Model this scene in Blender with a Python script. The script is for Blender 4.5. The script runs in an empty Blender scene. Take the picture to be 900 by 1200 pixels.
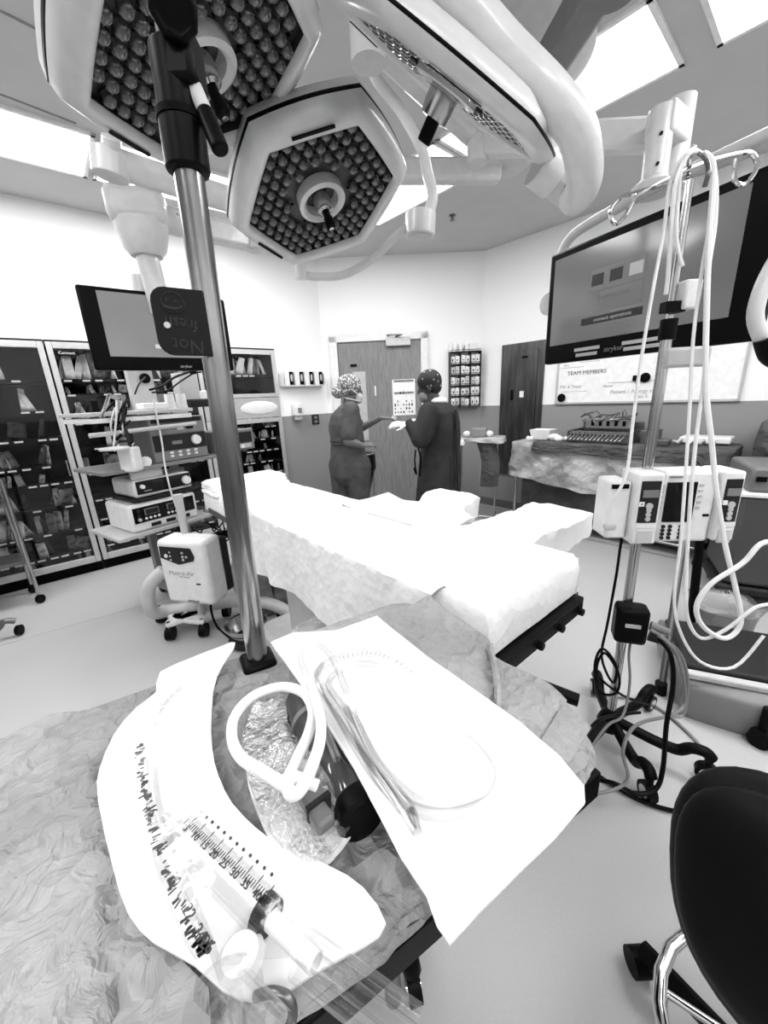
import bpy, math, random
from mathutils import Vector, Matrix, noise, geometry
random.seed(7)
sc = bpy.context.scene
C = sc.collection
PI = math.pi
# ---------------------------------------------------------------- camera
H = 1.47; F = 455.0
DN = Vector((.048, 1, 135 / 455)).normalized()                # 'down' seen in camera axes (right, down, forward)
FW = (Vector((0, 0, 1)) - DN * DN.z).normalized()
RT = DN.cross(FW)
def ray(px, py):
    d = Vector((px - 450, py - 600, F)).normalized()
    return Vector((d.dot(RT), d.dot(FW), -d.dot(DN)))
O0 = Vector((0, 0, H))
def P(px, py, z=None, y=None, d=None):
    r = ray(px, py)
    if z is not None: t = (z - H) / r.z
    elif y is not None: t = y / r.y
    else: t = d
    return O0 + r * t
cam = bpy.data.objects.new('camera', bpy.data.cameras.new('camera')); C.objects.link(cam)
cam.data.sensor_fit = 'VERTICAL'; cam.data.sensor_height = 24.0
cam.data.lens = 24.0 * F / 1200; cam.data.clip_start = .01
# columns: camera x, y(up), z(back) in world axes
cx = Vector((RT.x, FW.x, -DN.x)); cyd = Vector((RT.y, FW.y, -DN.y)); cz = Vector((RT.z, FW.z, -DN.z))
cam.matrix_world = Matrix.Translation(O0) @ Matrix((cx, -cyd, -cz)).transposed().to_4x4()
sc.camera = cam
# ---------------------------------------------------------------- world, exposure
w = bpy.data.worlds.new('world'); sc.world = w; w.use_nodes = True
w.node_tree.nodes['Background'].inputs[0].default_value = (1, 1, 1, 1)
w.node_tree.nodes['Background'].inputs[1].default_value = .3
sc.view_settings.view_transform = 'Standard'; sc.view_settings.look = 'None'
sc.view_settings.gamma = 1; sc.view_settings.use_curve_mapping = False
sc.view_settings.exposure = 0.8
PANEL_POWER = 9.0
# ---------------------------------------------------------------- materials
MATS = {}
def mat(name, v=.5, rough=.5, metal=0, v2=None, scale=20, bump=0, bscale=60, alpha=1, emit=0, trans=0, coat=0, stretch=None, detail=3, sheen=0, spec=.5):
    if name in MATS: return MATS[name]
    m = bpy.data.materials.new(name); m.use_nodes = True; nt = m.node_tree; b = nt.nodes['Principled BSDF']
    b.inputs['Base Color'].default_value = (v, v, v, 1); b.inputs['Roughness'].default_value = rough
    b.inputs['Metallic'].default_value = metal; b.inputs['Alpha'].default_value = alpha
    b.inputs['Transmission Weight'].default_value = trans; b.inputs['Coat Weight'].default_value = coat
    b.inputs['Specular IOR Level'].default_value = spec; b.inputs['Sheen Weight'].default_value = sheen
    tc = nt.nodes.new('ShaderNodeTexCoord'); mp = nt.nodes.new('ShaderNodeMapping')
    nt.links.new(tc.outputs['Object'], mp.inputs[0])
    if stretch: mp.inputs['Scale'].default_value = stretch
    if v2 is None: v2 = v * .93
    n = nt.nodes.new('ShaderNodeTexNoise'); n.inputs['Scale'].default_value = scale; n.inputs['Detail'].default_value = detail
    nt.links.new(mp.outputs[0], n.inputs['Vector'])
    r = nt.nodes.new('ShaderNodeValToRGB'); r.color_ramp.elements[0].position = .38; r.color_ramp.elements[1].position = .62
    r.color_ramp.elements[0].color = (v2, v2, v2, 1); r.color_ramp.elements[1].color = (v, v, v, 1)
    nt.links.new(n.outputs[0], r.inputs[0]); nt.links.new(r.outputs[0], b.inputs['Base Color'])
    if emit:
        b.inputs['Emission Color'].default_value = (1, 1, 1, 1); b.inputs['Emission Strength'].default_value = emit
    if bump:
        n2 = nt.nodes.new('ShaderNodeTexNoise'); n2.inputs['Scale'].default_value = bscale; n2.inputs['Detail'].default_value = detail
        nt.links.new(mp.outputs[0], n2.inputs['Vector'])
        bp = nt.nodes.new('ShaderNodeBump'); bp.inputs['Strength'].default_value = bump; bp.inputs['Distance'].default_value = .01
        nt.links.new(n2.outputs[0], bp.inputs['Height']); nt.links.new(bp.outputs[0], b.inputs['Normal'])
    MATS[name] = m
    return m
def film(name, v, facing, clear=.75, rough=.1, bump=0, bscale=40):
    # thin clear plastic: transparent when seen square on, glossy at grazing angles
    if name in MATS: return MATS[name]
    m = bpy.data.materials.new(name); m.use_nodes = True; nt = m.node_tree; nt.nodes.remove(nt.nodes['Principled BSDF'])
    out = nt.nodes['Material Output']; t = nt.nodes.new('ShaderNodeBsdfTransparent'); t.inputs[0].default_value = (v, v, v, 1)
    g = nt.nodes.new('ShaderNodeBsdfGlossy'); g.inputs['Roughness'].default_value = rough; g.inputs[0].default_value = (.9, .9, .9, 1)
    lw = nt.nodes.new('ShaderNodeLayerWeight'); lw.inputs[0].default_value = facing
    mx = nt.nodes.new('ShaderNodeMixShader'); mm = nt.nodes.new('ShaderNodeMath'); mm.operation = 'MULTIPLY_ADD'
    mm.inputs[1].default_value = clear; mm.inputs[2].default_value = .02; mm.use_clamp = True
    nt.links.new(lw.outputs['Facing'], mm.inputs[0]); nt.links.new(mm.outputs[0], mx.inputs[0])
    nt.links.new(t.outputs[0], mx.inputs[1]); nt.links.new(g.outputs[0], mx.inputs[2]); nt.links.new(mx.outputs[0], out.inputs[0])
    if bump:
        tc = nt.nodes.new('ShaderNodeTexCoord'); n2 = nt.nodes.new('ShaderNodeTexNoise'); n2.inputs['Scale'].default_value = bscale
        bp = nt.nodes.new('ShaderNodeBump'); bp.inputs['Strength'].default_value = bump; bp.inputs['Distance'].default_value = .01
        nt.links.new(tc.outputs['Object'], n2.inputs['Vector']); nt.links.new(n2.outputs[0], bp.inputs['Height'])
        nt.links.new(bp.outputs[0], g.inputs['Normal']); nt.links.new(bp.outputs[0], lw.inputs['Normal'])
    MATS[name] = m
    return m
def wall_mat():
    m = mat('painted_wall', .82, .55, v2=.80, scale=3, bump=.03, bscale=250); nt = m.node_tree; b = nt.nodes['Principled BSDF']
    g = nt.nodes.new('ShaderNodeNewGeometry'); s = nt.nodes.new('ShaderNodeSeparateXYZ'); c = nt.nodes.new('ShaderNodeMath'); c.operation = 'GREATER_THAN'; c.inputs[1].default_value = 1.30
    nt.links.new(g.outputs['Position'], s.inputs[0]); nt.links.new(s.outputs[2], c.inputs[0])
    mx = nt.nodes.new('ShaderNodeMix'); mx.data_type = 'RGBA'; mx.inputs[6].default_value = (.25, .25, .25, 1); mx.inputs[7].default_value = (.84, .84, .84, 1)
    nt.links.new(c.outputs[0], mx.inputs[0]); nt.links.new(mx.outputs[2], b.inputs['Base Color'])
    return m
WALL = wall_mat()
def floor_mat():
    m = mat('sheet_vinyl_floor', .44, .32, v2=.42, scale=1.5, spec=.35, bump=.02, bscale=300); nt = m.node_tree; b = nt.nodes['Principled BSDF']
    r = [n for n in nt.nodes if n.type == 'VALTORGB'][0]
    n = nt.nodes.new('ShaderNodeTexNoise'); n.inputs['Scale'].default_value = 120; n.inputs['Detail'].default_value = 4
    tc = [x for x in nt.nodes if x.type == 'TEX_COORD'][0]; nt.links.new(tc.outputs['Object'], n.inputs['Vector'])
    mx = nt.nodes.new('ShaderNodeMix'); mx.data_type = 'RGBA'; mx.inputs[0].default_value = .06
    nt.links.new(r.outputs[0], mx.inputs[6]); nt.links.new(n.outputs[0], mx.inputs[7]); nt.links.new(mx.outputs[2], b.inputs['Base Color'])
    return m
def wood_mat():
    m = mat('grey_wood_veneer', .23, .4, v2=.17, scale=9, stretch=(9, 9, .7), detail=6)
    return m
def quilt_mat(name, v, v2, s=26, st=.5):
    # crinkled non-woven drape: voronoi + noise relief
    m = mat(name, v, .75, v2=v2, scale=5, spec=.25); nt = m.node_tree; b = nt.nodes['Principled BSDF']
    tc = [x for x in nt.nodes if x.type == 'TEX_COORD'][0]
    n = nt.nodes.new('ShaderNodeTexNoise'); n.inputs['Scale'].default_value = s; n.inputs['Detail'].default_value = 5; n.inputs['Distortion'].default_value = 1.2
    vo = nt.nodes.new('ShaderNodeTexVoronoi'); vo.inputs['Scale'].default_value = s * 1.3
    ad = nt.nodes.new('ShaderNodeMath'); ad.operation = 'ADD'
    nt.links.new(tc.outputs['Object'], n.inputs['Vector']); nt.links.new(tc.outputs['Object'], vo.inputs['Vector'])
    nt.links.new(n.outputs[0], ad.inputs[0]); nt.links.new(vo.outputs['Distance'], ad.inputs[1])
    bp = nt.nodes.new('ShaderNodeBump'); bp.inputs['Strength'].default_value = st; bp.inputs['Distance'].default_value = .02
    nt.links.new(ad.outputs[0], bp.inputs['Height']); nt.links.new(bp.outputs[0], b.inputs['Normal'])
    return m
def patch_mat(name, base, spots, scale, lo, hi, rough=.7):
    m = mat(name, base, rough, scale=10); nt = m.node_tree; b = nt.nodes['Principled BSDF']
    tc = [x for x in nt.nodes if x.type == 'TEX_COORD'][0]
    vo = nt.nodes.new('ShaderNodeTexVoronoi'); vo.inputs['Scale'].default_value = scale
    nt.links.new(tc.outputs['Object'], vo.inputs['Vector'])
    r = nt.nodes.new('ShaderNodeValToRGB'); e = r.color_ramp.elements; e[0].position = lo; e[0].color = (spots,) * 3 + (1,); e[1].position = hi; e[1].color = (base,) * 3 + (1,)
    nt.links.new(vo.outputs['Distance'], r.inputs[0]); nt.links.new(r.outputs[0], b.inputs['Base Color'])
    return m
FLOOR = floor_mat(); WOOD = wood_mat()
CEIL = mat('ceiling_paint', .56, .8, v2=.54, scale=4, bump=.05, bscale=200)
WHITE = mat('white_enamel', .82, .3, spec=.5)
LAMPW = mat('lamp_shell_white', .64, .3, coat=.2)
SHADE = mat('light_grey_shell', .55, .4)
PLASTW = mat('white_plastic', .78, .4)
PLASTG = mat('grey_plastic', .2, .45, spec=.35)
PLASTL = mat('pale_grey_plastic', .5, .45)
DGREY = mat('dark_grey_plastic', .022, .45, spec=.15)
BLACK = mat('black_plastic', .003, .4, spec=.08)
BLACKM = mat('black_matte', .003, .7, spec=.06)
GLOSSB = mat('gloss_black', .004, .1, spec=.3)
CHROME = mat('brushed_steel', .5, .18, 1, v2=.45, scale=14, stretch=(6, 6, .6), bump=.02)
STEEL = mat('worn_steel_tube', .36, .2, 1, v2=.2, scale=7, stretch=(5, 5, .8), detail=6)
SHINY = mat('polished_chrome', .8, .08, 1)
DSTEEL = mat('dark_steel', .16, .35, .8)
ALU = mat('aluminium_frame', .55, .35, .4)
SHEET = mat('white_bed_sheet', .86, .85, v2=.83, scale=3, bump=.25, bscale=18, spec=.2)
SHEETQ = quilt_mat('white_quilted_sheet', .82, .74, 22, .2)
DRAPE = quilt_mat('grey_crinkled_drape', .38, .28, 26, .95)
DRAPE2 = quilt_mat('pale_paper_drape', .36, .28, 38, .7)
DRAPED = quilt_mat('dark_crinkled_drape', .10, .06, 20, .5)
DRAPEM = quilt_mat('silvery_crinkled_drape', .46, .26, 9, 1.0)
POUCH = mat('white_pouch_paper', .88, .6, v2=.86, scale=4, bump=.08, bscale=25)
GLASS = film('cabinet_glass', .92, .15, .25, .03)
FILM = film('clear_film', .985, .2, .35, .15, .2, 45)
BUBBLE = film('bubble_film', .95, .45, .8, .15, .8, 110)
TUBEC = film('clear_tube_plastic', .965, .3, .5, .15)
TUBEW = mat('white_vinyl_tube', .8, .35)
SKIN_D = mat('brown_skin', .06, .5, v2=.05)
SKIN = mat('medium_skin', .13, .5, v2=.11)
SCRUB = mat('grey_scrub_cotton', .09, .9, spec=.1, v2=.07, scale=14, bump=.5, bscale=12)
GOWN = mat('dark_gown_fabric', .036, .8, spec=.15, v2=.026, scale=8, bump=.6, bscale=9)
PRINTC = patch_mat('patterned_cap_cloth', .13, .6, 55, .35, .5)
DOTC = patch_mat('dark_dotted_cap_cloth', .006, .35, 22, .2, .25)
SCREEN = mat('lit_screen', .05, .12, emit=.06, v2=.07, scale=2)
SCREEN2 = mat('pale_lit_screen', .08, .12, emit=.10, v2=.1, scale=2)
def emitter(name, s):
    m = mat(name, .9, .5, emit=s); return m
PANEL = emitter('lit_ceiling_diffuser', PANEL_POWER)
# ---------------------------------------------------------------- mesh builder
def frame(z, x=None):
    z = Vector(z).normalized(); x = Vector(x) if x is not None else (Vector((1, 0, 0)) if abs(z.x) < .9 else Vector((0, 1, 0)))
    x = (x - z * x.dot(z)).normalized(); y = z.cross(x)
    return Matrix((x, y, z)).transposed()
def TR(loc=(0, 0, 0), rz=0): return Matrix.Translation(Vector(loc)) @ Matrix.Rotation(rz, 4, 'Z')
class MB:
    def __init__(s): s.v = []; s.f = []
    def add(s, vs, fs, M=None):
        k = len(s.v)
        s.v += [(M @ Vector(p)) if M is not None else Vector(p) for p in vs]
        s.f += [tuple(i + k for i in f) for f in fs]; return s
    def box(s, c, d, M=None, rz=0):
        x, y, z = d[0] / 2, d[1] / 2, d[2] / 2
        vs = [Vector((a * x, b * y, e * z)) for a in (-1, 1) for b in (-1, 1) for e in (-1, 1)]
        if rz: R = Matrix.Rotation(rz, 3, 'Z'); vs = [R @ p for p in vs]
        vs = [p + Vector(c) for p in vs]
        return s.add(vs, [(0, 1, 3, 2), (4, 6, 7, 5), (0, 4, 5, 1), (2, 3, 7, 6), (0, 2, 6, 4), (1, 5, 7, 3)], M)
    def loft(s, rings, cap=True, M=None, closed=False):
        n = len(rings[0]); vs = [p for r in rings for p in r]; fs = []
        for i in range(len(rings) - (0 if closed else 1)):
            a = i * n; b = ((i + 1) % len(rings)) * n
            for j in range(n): fs.append((a + j, a + (j + 1) % n, b + (j + 1) % n, b + j))
        if cap and not closed: fs.append(tuple(range(n))[::-1]); fs.append(tuple(range((len(rings) - 1) * n, len(rings) * n)))
        return s.add(vs, fs, M)
    def lathe(s, prof, n=16, M=None, cap=True):
        return s.loft([[Vector((r * math.cos(2 * PI * j / n), r * math.sin(2 * PI * j / n), z)) for j in range(n)] for r, z in prof], cap, M)
    def cyl(s, a, b, r, r2=None, n=14, cap=True):
        a = Vector(a); b = Vector(b); r2 = r if r2 is None else r2; R = frame(b - a)
        return s.loft([[c + R @ Vector((q * math.cos(2 * PI * j / n), q * math.sin(2 * PI * j / n), 0)) for j in range(n)] for c, q in ((a, r), (b, r2))], cap)
    def sph(s, c, r, n=12, m=8):
        r = (r, r, r) if isinstance(r, (int, float)) else r
        rings = []
        for i in range(m + 1):
            t = PI * i / m; q = max(math.sin(t), .02)
            rings.append([Vector((c[0] + r[0] * q * math.cos(2 * PI * j / n), c[1] + r[1] * q * math.sin(2 * PI * j / n), c[2] - r[2] * math.cos(t))) for j in range(n)])
        return s.loft(rings)
    def cap_(s, a, b, r1, r2, n=12, flat=1, side=None):
        # tapered capsule, optionally flattened; 'side' is the wide direction
        a = Vector(a); b = Vector(b); z = (b - a); L = z.length; R = frame(z, side)
        rings = []
        for k in range(4): t = PI / 2 * (1 - k / 3.0) ; rings.append((-math.sin(t) * r1, max(math.cos(t), .05) * r1))
        for k in range(1, 5): t = k / 5; rings.append((L * t, r1 + (r2 - r1) * t))
        for k in range(4): t = PI / 2 * k / 3.0; rings.append((L + math.sin(t) * r2, max(math.cos(t), .05) * r2))
        return s.loft([[a + R @ Vector((q * math.cos(2 * PI * j / n), q * flat * math.sin(2 * PI * j / n), h)) for j in range(n)] for h, q in rings])
    def tube(s, pts, r, n=8, smooth=4, closed=False):
        pts = [Vector(p) for p in pts]
        if smooth: pts = catmull(pts, smooth, closed)
        rr = r if callable(r) else (lambda t: r)
        rings = []; N = None
        for i, p in enumerate(pts):
            if closed: t = pts[(i + 1) % len(pts)] - pts[i - 1]
            else: t = pts[min(i + 1, len(pts) - 1)] - pts[max(i - 1, 0)]
            t.normalize()
            if N is None: N = t.orthogonal()
            N = (N - t * N.dot(t)); N = N.normalized() if N.length > 1e-6 else t.orthogonal()
            B = t.cross(N); q = rr(i / max(1, len(pts) - 1))
            rings.append([p + N * q * math.cos(2 * PI * j / n) + B * q * math.sin(2 * PI * j / n) for j in range(n)])
        return s.loft(rings, True, None, closed)
    def prism(s, poly, z0, z1, M=None):
        n = len(poly); vs = [Vector((p[0], p[1], z0)) for p in poly] + [Vector((p[0], p[1], z1)) for p in poly]
        fs = [tuple(range(n))[::-1], tuple(range(n, 2 * n))] + [(i, (i + 1) % n, n + (i + 1) % n, n + i) for i in range(n)]
        return s.add(vs, fs, M)
    def grid(s, fn, nu, nv, thick=0):
        vs = [Vector(fn(i / nu, j / nv)) for j in range(nv + 1) for i in range(nu + 1)]; k = nu + 1
        fs = [(j * k + i, j * k + i + 1, (j + 1) * k + i + 1, (j + 1) * k + i) for j in range(nv) for i in range(nu)]
        if thick:
            m = len(vs); vs += [p - Vector((0, 0, thick)) for p in vs]
            fs += [tuple(m + q for q in f[::-1]) for f in fs[:]]
            rim = [i for i in range(k)] + [j * k + nu for j in range(1, nv + 1)] + [nv * k + i for i in range(nu - 1, -1, -1)] + [j * k for j in range(nv - 1, 0, -1)]
            fs += [(rim[(i + 1) % len(rim)], rim[i], m + rim[i], m + rim[(i + 1) % len(rim)]) for i in range(len(rim))]
        return s.add(vs, fs)
    def build(s, name, m, parent=None, label=None, cat=None, group=None, kind=None, bevel=0, world=True, smooth=.7, top=None, remesh=0, subd=0):
        vs = s.v; loc = Vector((0, 0, 0))
        if parent is not None and world and parent.name in INV: I = INV[parent.name]; vs = [I @ p for p in vs]
        if parent is None:
            lo = [min(p[i] for p in vs) for i in range(3)]; hi = [max(p[i] for p in vs) for i in range(3)]
            loc = Vector(((lo[0] + hi[0]) / 2, (lo[1] + hi[1]) / 2, lo[2])); vs = [p - loc for p in vs]
        me = bpy.data.meshes.new(name); me.from_pydata([tuple(p) for p in vs], [], s.f); me.update()
        if m is not None: me.materials.append(m)
        if smooth:
            me.polygons.foreach_set('use_smooth', [True] * len(me.polygons)); me.set_sharp_from_angle(angle=smooth)
        o = bpy.data.objects.new(name, me); C.objects.link(o); o.location = loc
        if parent is not None:
            o.parent = parent
            if parent.type == 'MESH' or world: INV[o.name] = INV.get(parent.name, Matrix())
        else: INV[o.name] = Matrix.Translation(-loc)
        if bevel: b = o.modifiers.new('b', 'BEVEL'); b.width = bevel; b.segments = 2; b.limit_method = 'ANGLE'
        if remesh:
            r = o.modifiers.new('r', 'REMESH'); r.mode = 'VOXEL'; r.voxel_size = remesh; r.use_smooth_shade = True
            q = o.modifiers.new('s', 'SMOOTH'); q.factor = .5; q.iterations = 5
        if subd: b = o.modifiers.new('s', 'SUBSURF'); b.levels = subd; b.render_levels = subd
        if label: o['label'] = label
        if cat: o['category'] = cat
        if group: o['group'] = group
        if kind: o['kind'] = kind
        return o
INV = {}
def thing(name, label, cat, loc=(0, 0, 0), rz=0, group=None, M=None):
    o = bpy.data.objects.new(name, None); C.objects.link(o); o.empty_display_size = .05
    M = M if M is not None else TR(loc, rz); o.matrix_world = M; INV[o.name] = M.inverted()
    o['label'] = label; o['category'] = cat
    if group: o['group'] = group
    return o
def copy_tree(o, parent=None, M=None, label=None):
    c = o.copy(); C.objects.link(c)
    if parent is not None: c.parent = parent
    if M is not None: c.matrix_world = M; INV[c.name] = M.inverted()
    if label: c['label'] = label
    for ch in [x for x in bpy.data.objects if x.parent == o]: copy_tree(ch, c)
    return c
def dupmesh(o, M, label=None):
    c = o.copy(); C.objects.link(c); c.matrix_basis = M
    if label: c['label'] = label
    return c
def catmull(p, k, closed=False):
    out = []; n = len(p)
    if n < 3: return p
    for i in range(n if closed else n - 1):
        if closed: a, b, c, d = p[i - 1], p[i], p[(i + 1) % n], p[(i + 2) % n]
        else: a, b, c, d = p[max(i - 1, 0)], p[i], p[i + 1], p[min(i + 2, n - 1)]
        for j in range(k):
            t = j / k
            out.append(.5 * ((2 * b) + (c - a) * t + (2 * a - 5 * b + 4 * c - d) * t * t + (3 * b - 3 * c + d - a) * t ** 3))
    if not closed: out.append(p[-1].copy())
    return out
def text(s, size, M, m, name='lettering', parent=None, kind=None, ext=.0006):
    cu = bpy.data.curves.new(name, 'FONT'); cu.body = s; cu.size = size; cu.extrude = ext; cu.align_x = 'CENTER'; cu.align_y = 'CENTER'; cu.resolution_u = 2
    t = bpy.data.objects.new('tmp', cu); C.objects.link(t)
    me = bpy.data.meshes.new_from_object(t); bpy.data.objects.remove(t)
    o = MB(); o.add([v.co for v in me.vertices], [tuple(p.vertices) for p in me.polygons], M)
    return o.build(name, m, parent, smooth=0)
def sheet(poly, zfn, thick=.002, step=.02, smooth=0):
    # a cloth or paper sheet with the given outline, height zfn(x, y)
    pts = [Vector((p[0], p[1])) for p in poly]
    if smooth: pts = [Vector((q.x, q.y)) for q in catmull([Vector((p.x, p.y, 0)) for p in pts], smooth, True)]
    out = []
    for i in range(len(pts)):
        a = pts[i]; b = pts[(i + 1) % len(pts)]; k = max(1, int((b - a).length / step))
        out += [a + (b - a) * j / k for j in range(k)]
    n = len(out)
    def inside(q):
        c = False; j = n - 1
        for i in range(n):
            a, b = out[i], out[j]
            if (a.y > q.y) != (b.y > q.y) and q.x < (b.x - a.x) * (q.y - a.y) / (b.y - a.y) + a.x: c = not c
            j = i
        return c
    x0 = min(p.x for p in out); x1 = max(p.x for p in out); y0 = min(p.y for p in out); y1 = max(p.y for p in out)
    inn = []; x = x0 + step / 2
    while x < x1:
        y = y0 + step / 2
        while y < y1:
            q = Vector((x + random.uniform(-.1, .1) * step, y + random.uniform(-.1, .1) * step))
            if inside(q) and min((q - o_).length for o_ in out) > step * .45: inn.append(q)
            y += step
        x += step
    r = geometry.delaunay_2d_cdt(out + inn, [(i, (i + 1) % n) for i in range(n)], [], 1, 1e-6)
    V = r[0]; Fc = r[2]; E = r[1]
    mb = MB(); top = [Vector((p.x, p.y, zfn(p.x, p.y))) for p in V]; m = len(top)
    cnt = {}
    for f in Fc:
        for i in range(len(f)):
            e = (f[i], f[(i + 1) % len(f)]); cnt[e] = 1
    fs = [tuple(f) for f in Fc] + [tuple(m + q for q in f[::-1]) for f in Fc]
    fs += [(e[1], e[0], m + e[0], m + e[1]) for e in cnt if (e[1], e[0]) not in cnt]
    mb.add(top + [p - Vector((0, 0, thick)) for p in top], fs)
    return mb
def nz(x, y, s, seed=0): return noise.noise(Vector((x * s, y * s, seed * 7.3)))
def ORD(i): return ['first', 'second', 'third', 'fourth', 'fifth', 'sixth', 'seventh', 'eighth', 'ninth', 'tenth', 'eleventh', 'twelfth', 'thirteenth', 'fourteenth', 'fifteenth', 'sixteenth', 'seventeenth', 'eighteenth', 'nineteenth', 'twentieth'][min(i, 19)]
# ================================================================ ROOM
K0 = Vector((-.66, 5.18, 0)); R0 = Vector((1.32, 5.2, 0))
LU = (K0 - Vector((-3.27, 3.02, 0))).normalized(); LN = Vector((-LU.y, LU.x, 0))      # left wall: along, outward
RU = Vector((1.6, -1.78, 0)).normalized(); RN = Vector((-RU.y, RU.x, 0)); 
if RN.y < 0: RN = -RN
LL = (K0 - Vector((-3.27, 3.02, 0))).length
L00 = Vector((-3.27, 3.02, 0))
DU = (R0 - K0).normalized()
CH = 3.05
def wallM(o, u, nrm):      # local x along the wall, y outward (away from room), z up
    return Matrix.Translation(o) @ Matrix((u, nrm, Vector((0, 0, 1)))).transposed().to_4x4()
ML = wallM(L00, LU, LN); MR = wallM(R0, RU, RN); MD = wallM(K0, DU, Vector((-DU.y, DU.x, 0)))
def hit(Mw, px, py, off=0):   # ray meets the plane y=off of a wall frame -> local x, z
    I = Mw.inverted(); a = I @ O0; b = I.to_3x3() @ ray(px, py); t = (off - a.y) / b.y; q = a + b * t; return q.x, q.z
pA = L00 - LU * 3.0; pB = K0; pC = R0; pD = R0 + RU * 5.2; pE = Vector((-.4, -3.1, 0)); pF = pA + Vector((.9, -1.6, 0))
room = [pA, pB, pC, pD, pE, pF]
MB().prism([(p.x, p.y) for p in [pA + LN * .6 - LU, pB + LN * .6 + Vector((0, .3, 0)), pC + Vector((.2, .3, 0)), pD + RU * .3 + RN * .3, pE - Vector((0, .3, 0)), pF - Vector((.3, 0, 0))]], -.1, 0).build('floor', FLOOR, kind='structure', smooth=0)
floor_o = bpy.data.objects['floor']
# ceiling with recessed light troughs: strips parallel to the left and to the right wall
ceil = MB().prism([(p.x, p.y) for p in [pA + LN * .6 - LU, pB + LN * .6 + Vector((0, .3, 0)), pC + Vector((.2, .3, 0)), pD + RU * .3 + RN * .3, pE - Vector((0, .3, 0)), pF - Vector((.3, 0, 0))]], CH, CH + .12).build('ceiling', CEIL, kind='structure', smooth=0)
# weld lines of the floor sheet and joints of the ceiling boards, as parts of the setting
a = P(-40, 768, z=0); b = P(165, 710, z=0); dvec = (b - a).normalized()
g = MB(); 
g.box((0, 0, .0006), (5.5, .006, .0012), M=TR(a + dvec * .9, math.atan2(dvec.y, dvec.x)))
g.build('floor_seam', mat('seam_grey', .38, .5), floor_o)
for (q1, q2) in (((0, 12), (60, 42)), ((0, 110), (70, 137)), ((468, 195), (560, 166))):
    a = P(*q1, z=CH); b = P(*q2, z=CH); c = (a + b) / 2; e = b - a
    MB().box((0, 0, -.002), (e.length * 1.6, .012, .004), M=TR(c, math.atan2(e.y, e.x))).build('ceiling_joint', mat('joint_grey', .25, .7), ceil)
def wallseg(name, M, x0, x1, z0, z1, m=WALL, th=.12):
    return MB().box(((x0 + x1) / 2, th / 2, (z0 + z1) / 2), (x1 - x0, th, z1 - z0), M=M).build(name, m, kind='structure', smooth=0)
wl = wallseg('wall_left', ML, -3.0, LL, 2.045, CH)
MB().box(((2.735 + LL) / 2, .06, 1.02), (LL - 2.735, .12, 2.05), M=ML).box((-.5 - 1.25, .06, 1.02), (2.5, .12, 2.05), M=ML).box((.85, .5, 1.2), (4.6, .06, 2.5), M=ML).build('cabinet_recess', WALL, wl, smooth=0)
wallseg('wall_center', MD, 0, (R0 - K0).length, 0, CH)
wallseg('wall_right', MR, 0, 5.2, 0, CH)
def seg2(name, a, b):
    u = (b - a).normalized(); n_ = Vector((u.y, -u.x, 0))
    if n_.dot((a + b) / 2 - Vector((0, 1, 0))) < 0: n_ = -n_
    wallseg(name, wallM(a, u, n_), 0, (b - a).length, 0, CH)
seg2('wall_rear', pE, pD); seg2('wall_near', pF, pE); seg2('wall_near_left', pA, pF)
# baseboards
MB().box((1.6, -.006, .05), ((R0 - K0).length - 1.29 - .02 - .3, .012, .1), M=MD).build('baseboard_center', mat('vinyl_base', .12, .5), kind='structure')
MB().box((2.6, -.006, .05), (5.2, .012, .1), M=MR).build('baseboard_right', MATS['vinyl_base'], kind='structure')
MB().box(((2.74 + LL) / 2, -.006, .05), (LL - 2.75, .012, .1), M=ML).build('baseboard_left', MATS['vinyl_base'], kind='structure')
# door: slab, frame, narrow vision pane
dr = MB().box((.694, -.004, 1.066), (1.02, .04, 2.125), M=MD).build('door_1', WOOD, kind='structure', bevel=.002)
fr = MB().box((.135, -.02, 1.1), (.09, .06, 2.2), M=MD).box((1.253, -.02, 1.1), (.09, .06, 2.2), M=MD).box((.694, -.02, 2.175), (1.208, .06, .09), M=MD)
fr.build('trim_1', mat('door_frame_paint', .74, .5), kind='structure', bevel=.004)
MB().box((.43, -.027, 1.36), (.16, .008, .85), M=MD).box((.43, -.033, 1.36), (.12, .008, .80), M=MD).build('vision_pane', mat('pane_grey', .5, .15), dr)
MB().box((.625, -.03, 1.548), (.02, .006, .12), M=MD).build('small_plate', PLASTW, dr)
MB().box((.37, -.035, 1.86), (.08, .006, .03), M=MD).build('name_plate', BLACK, dr)
MB().cyl(MD @ Vector((1.15, -.02, .98)), MD @ Vector((1.15, -.075, .98)), .012).cyl(MD @ Vector((1.15, -.07, .98)), MD @ Vector((1.04, -.07, .98)), .011).build('lever_handle', CHROME, dr)
MB().box((1.205, -.03, 1.75), (.02, .02, .1), M=MD).box((1.205, -.03, .3), (.02, .02, .1), M=MD).build('hinge', CHROME, dr)
t = thing('door_closer', 'pale metal door closer box at the top of the wooden door', 'door closer', MD @ Vector((.93, -.03, 2.06)))
MB().box((.93, -.055, 2.11), (.3, .06, .1), M=MD).build('housing', SHADE, t, bevel=.006)
MB().tube([MD @ Vector(q) for q in ((.9, -.09, 2.16), (.98, -.13, 2.175), (.84, -.11, 2.18), (.80, -.055, 2.185))], .009, smooth=0).build('closer_arm', DSTEEL, t)
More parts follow.
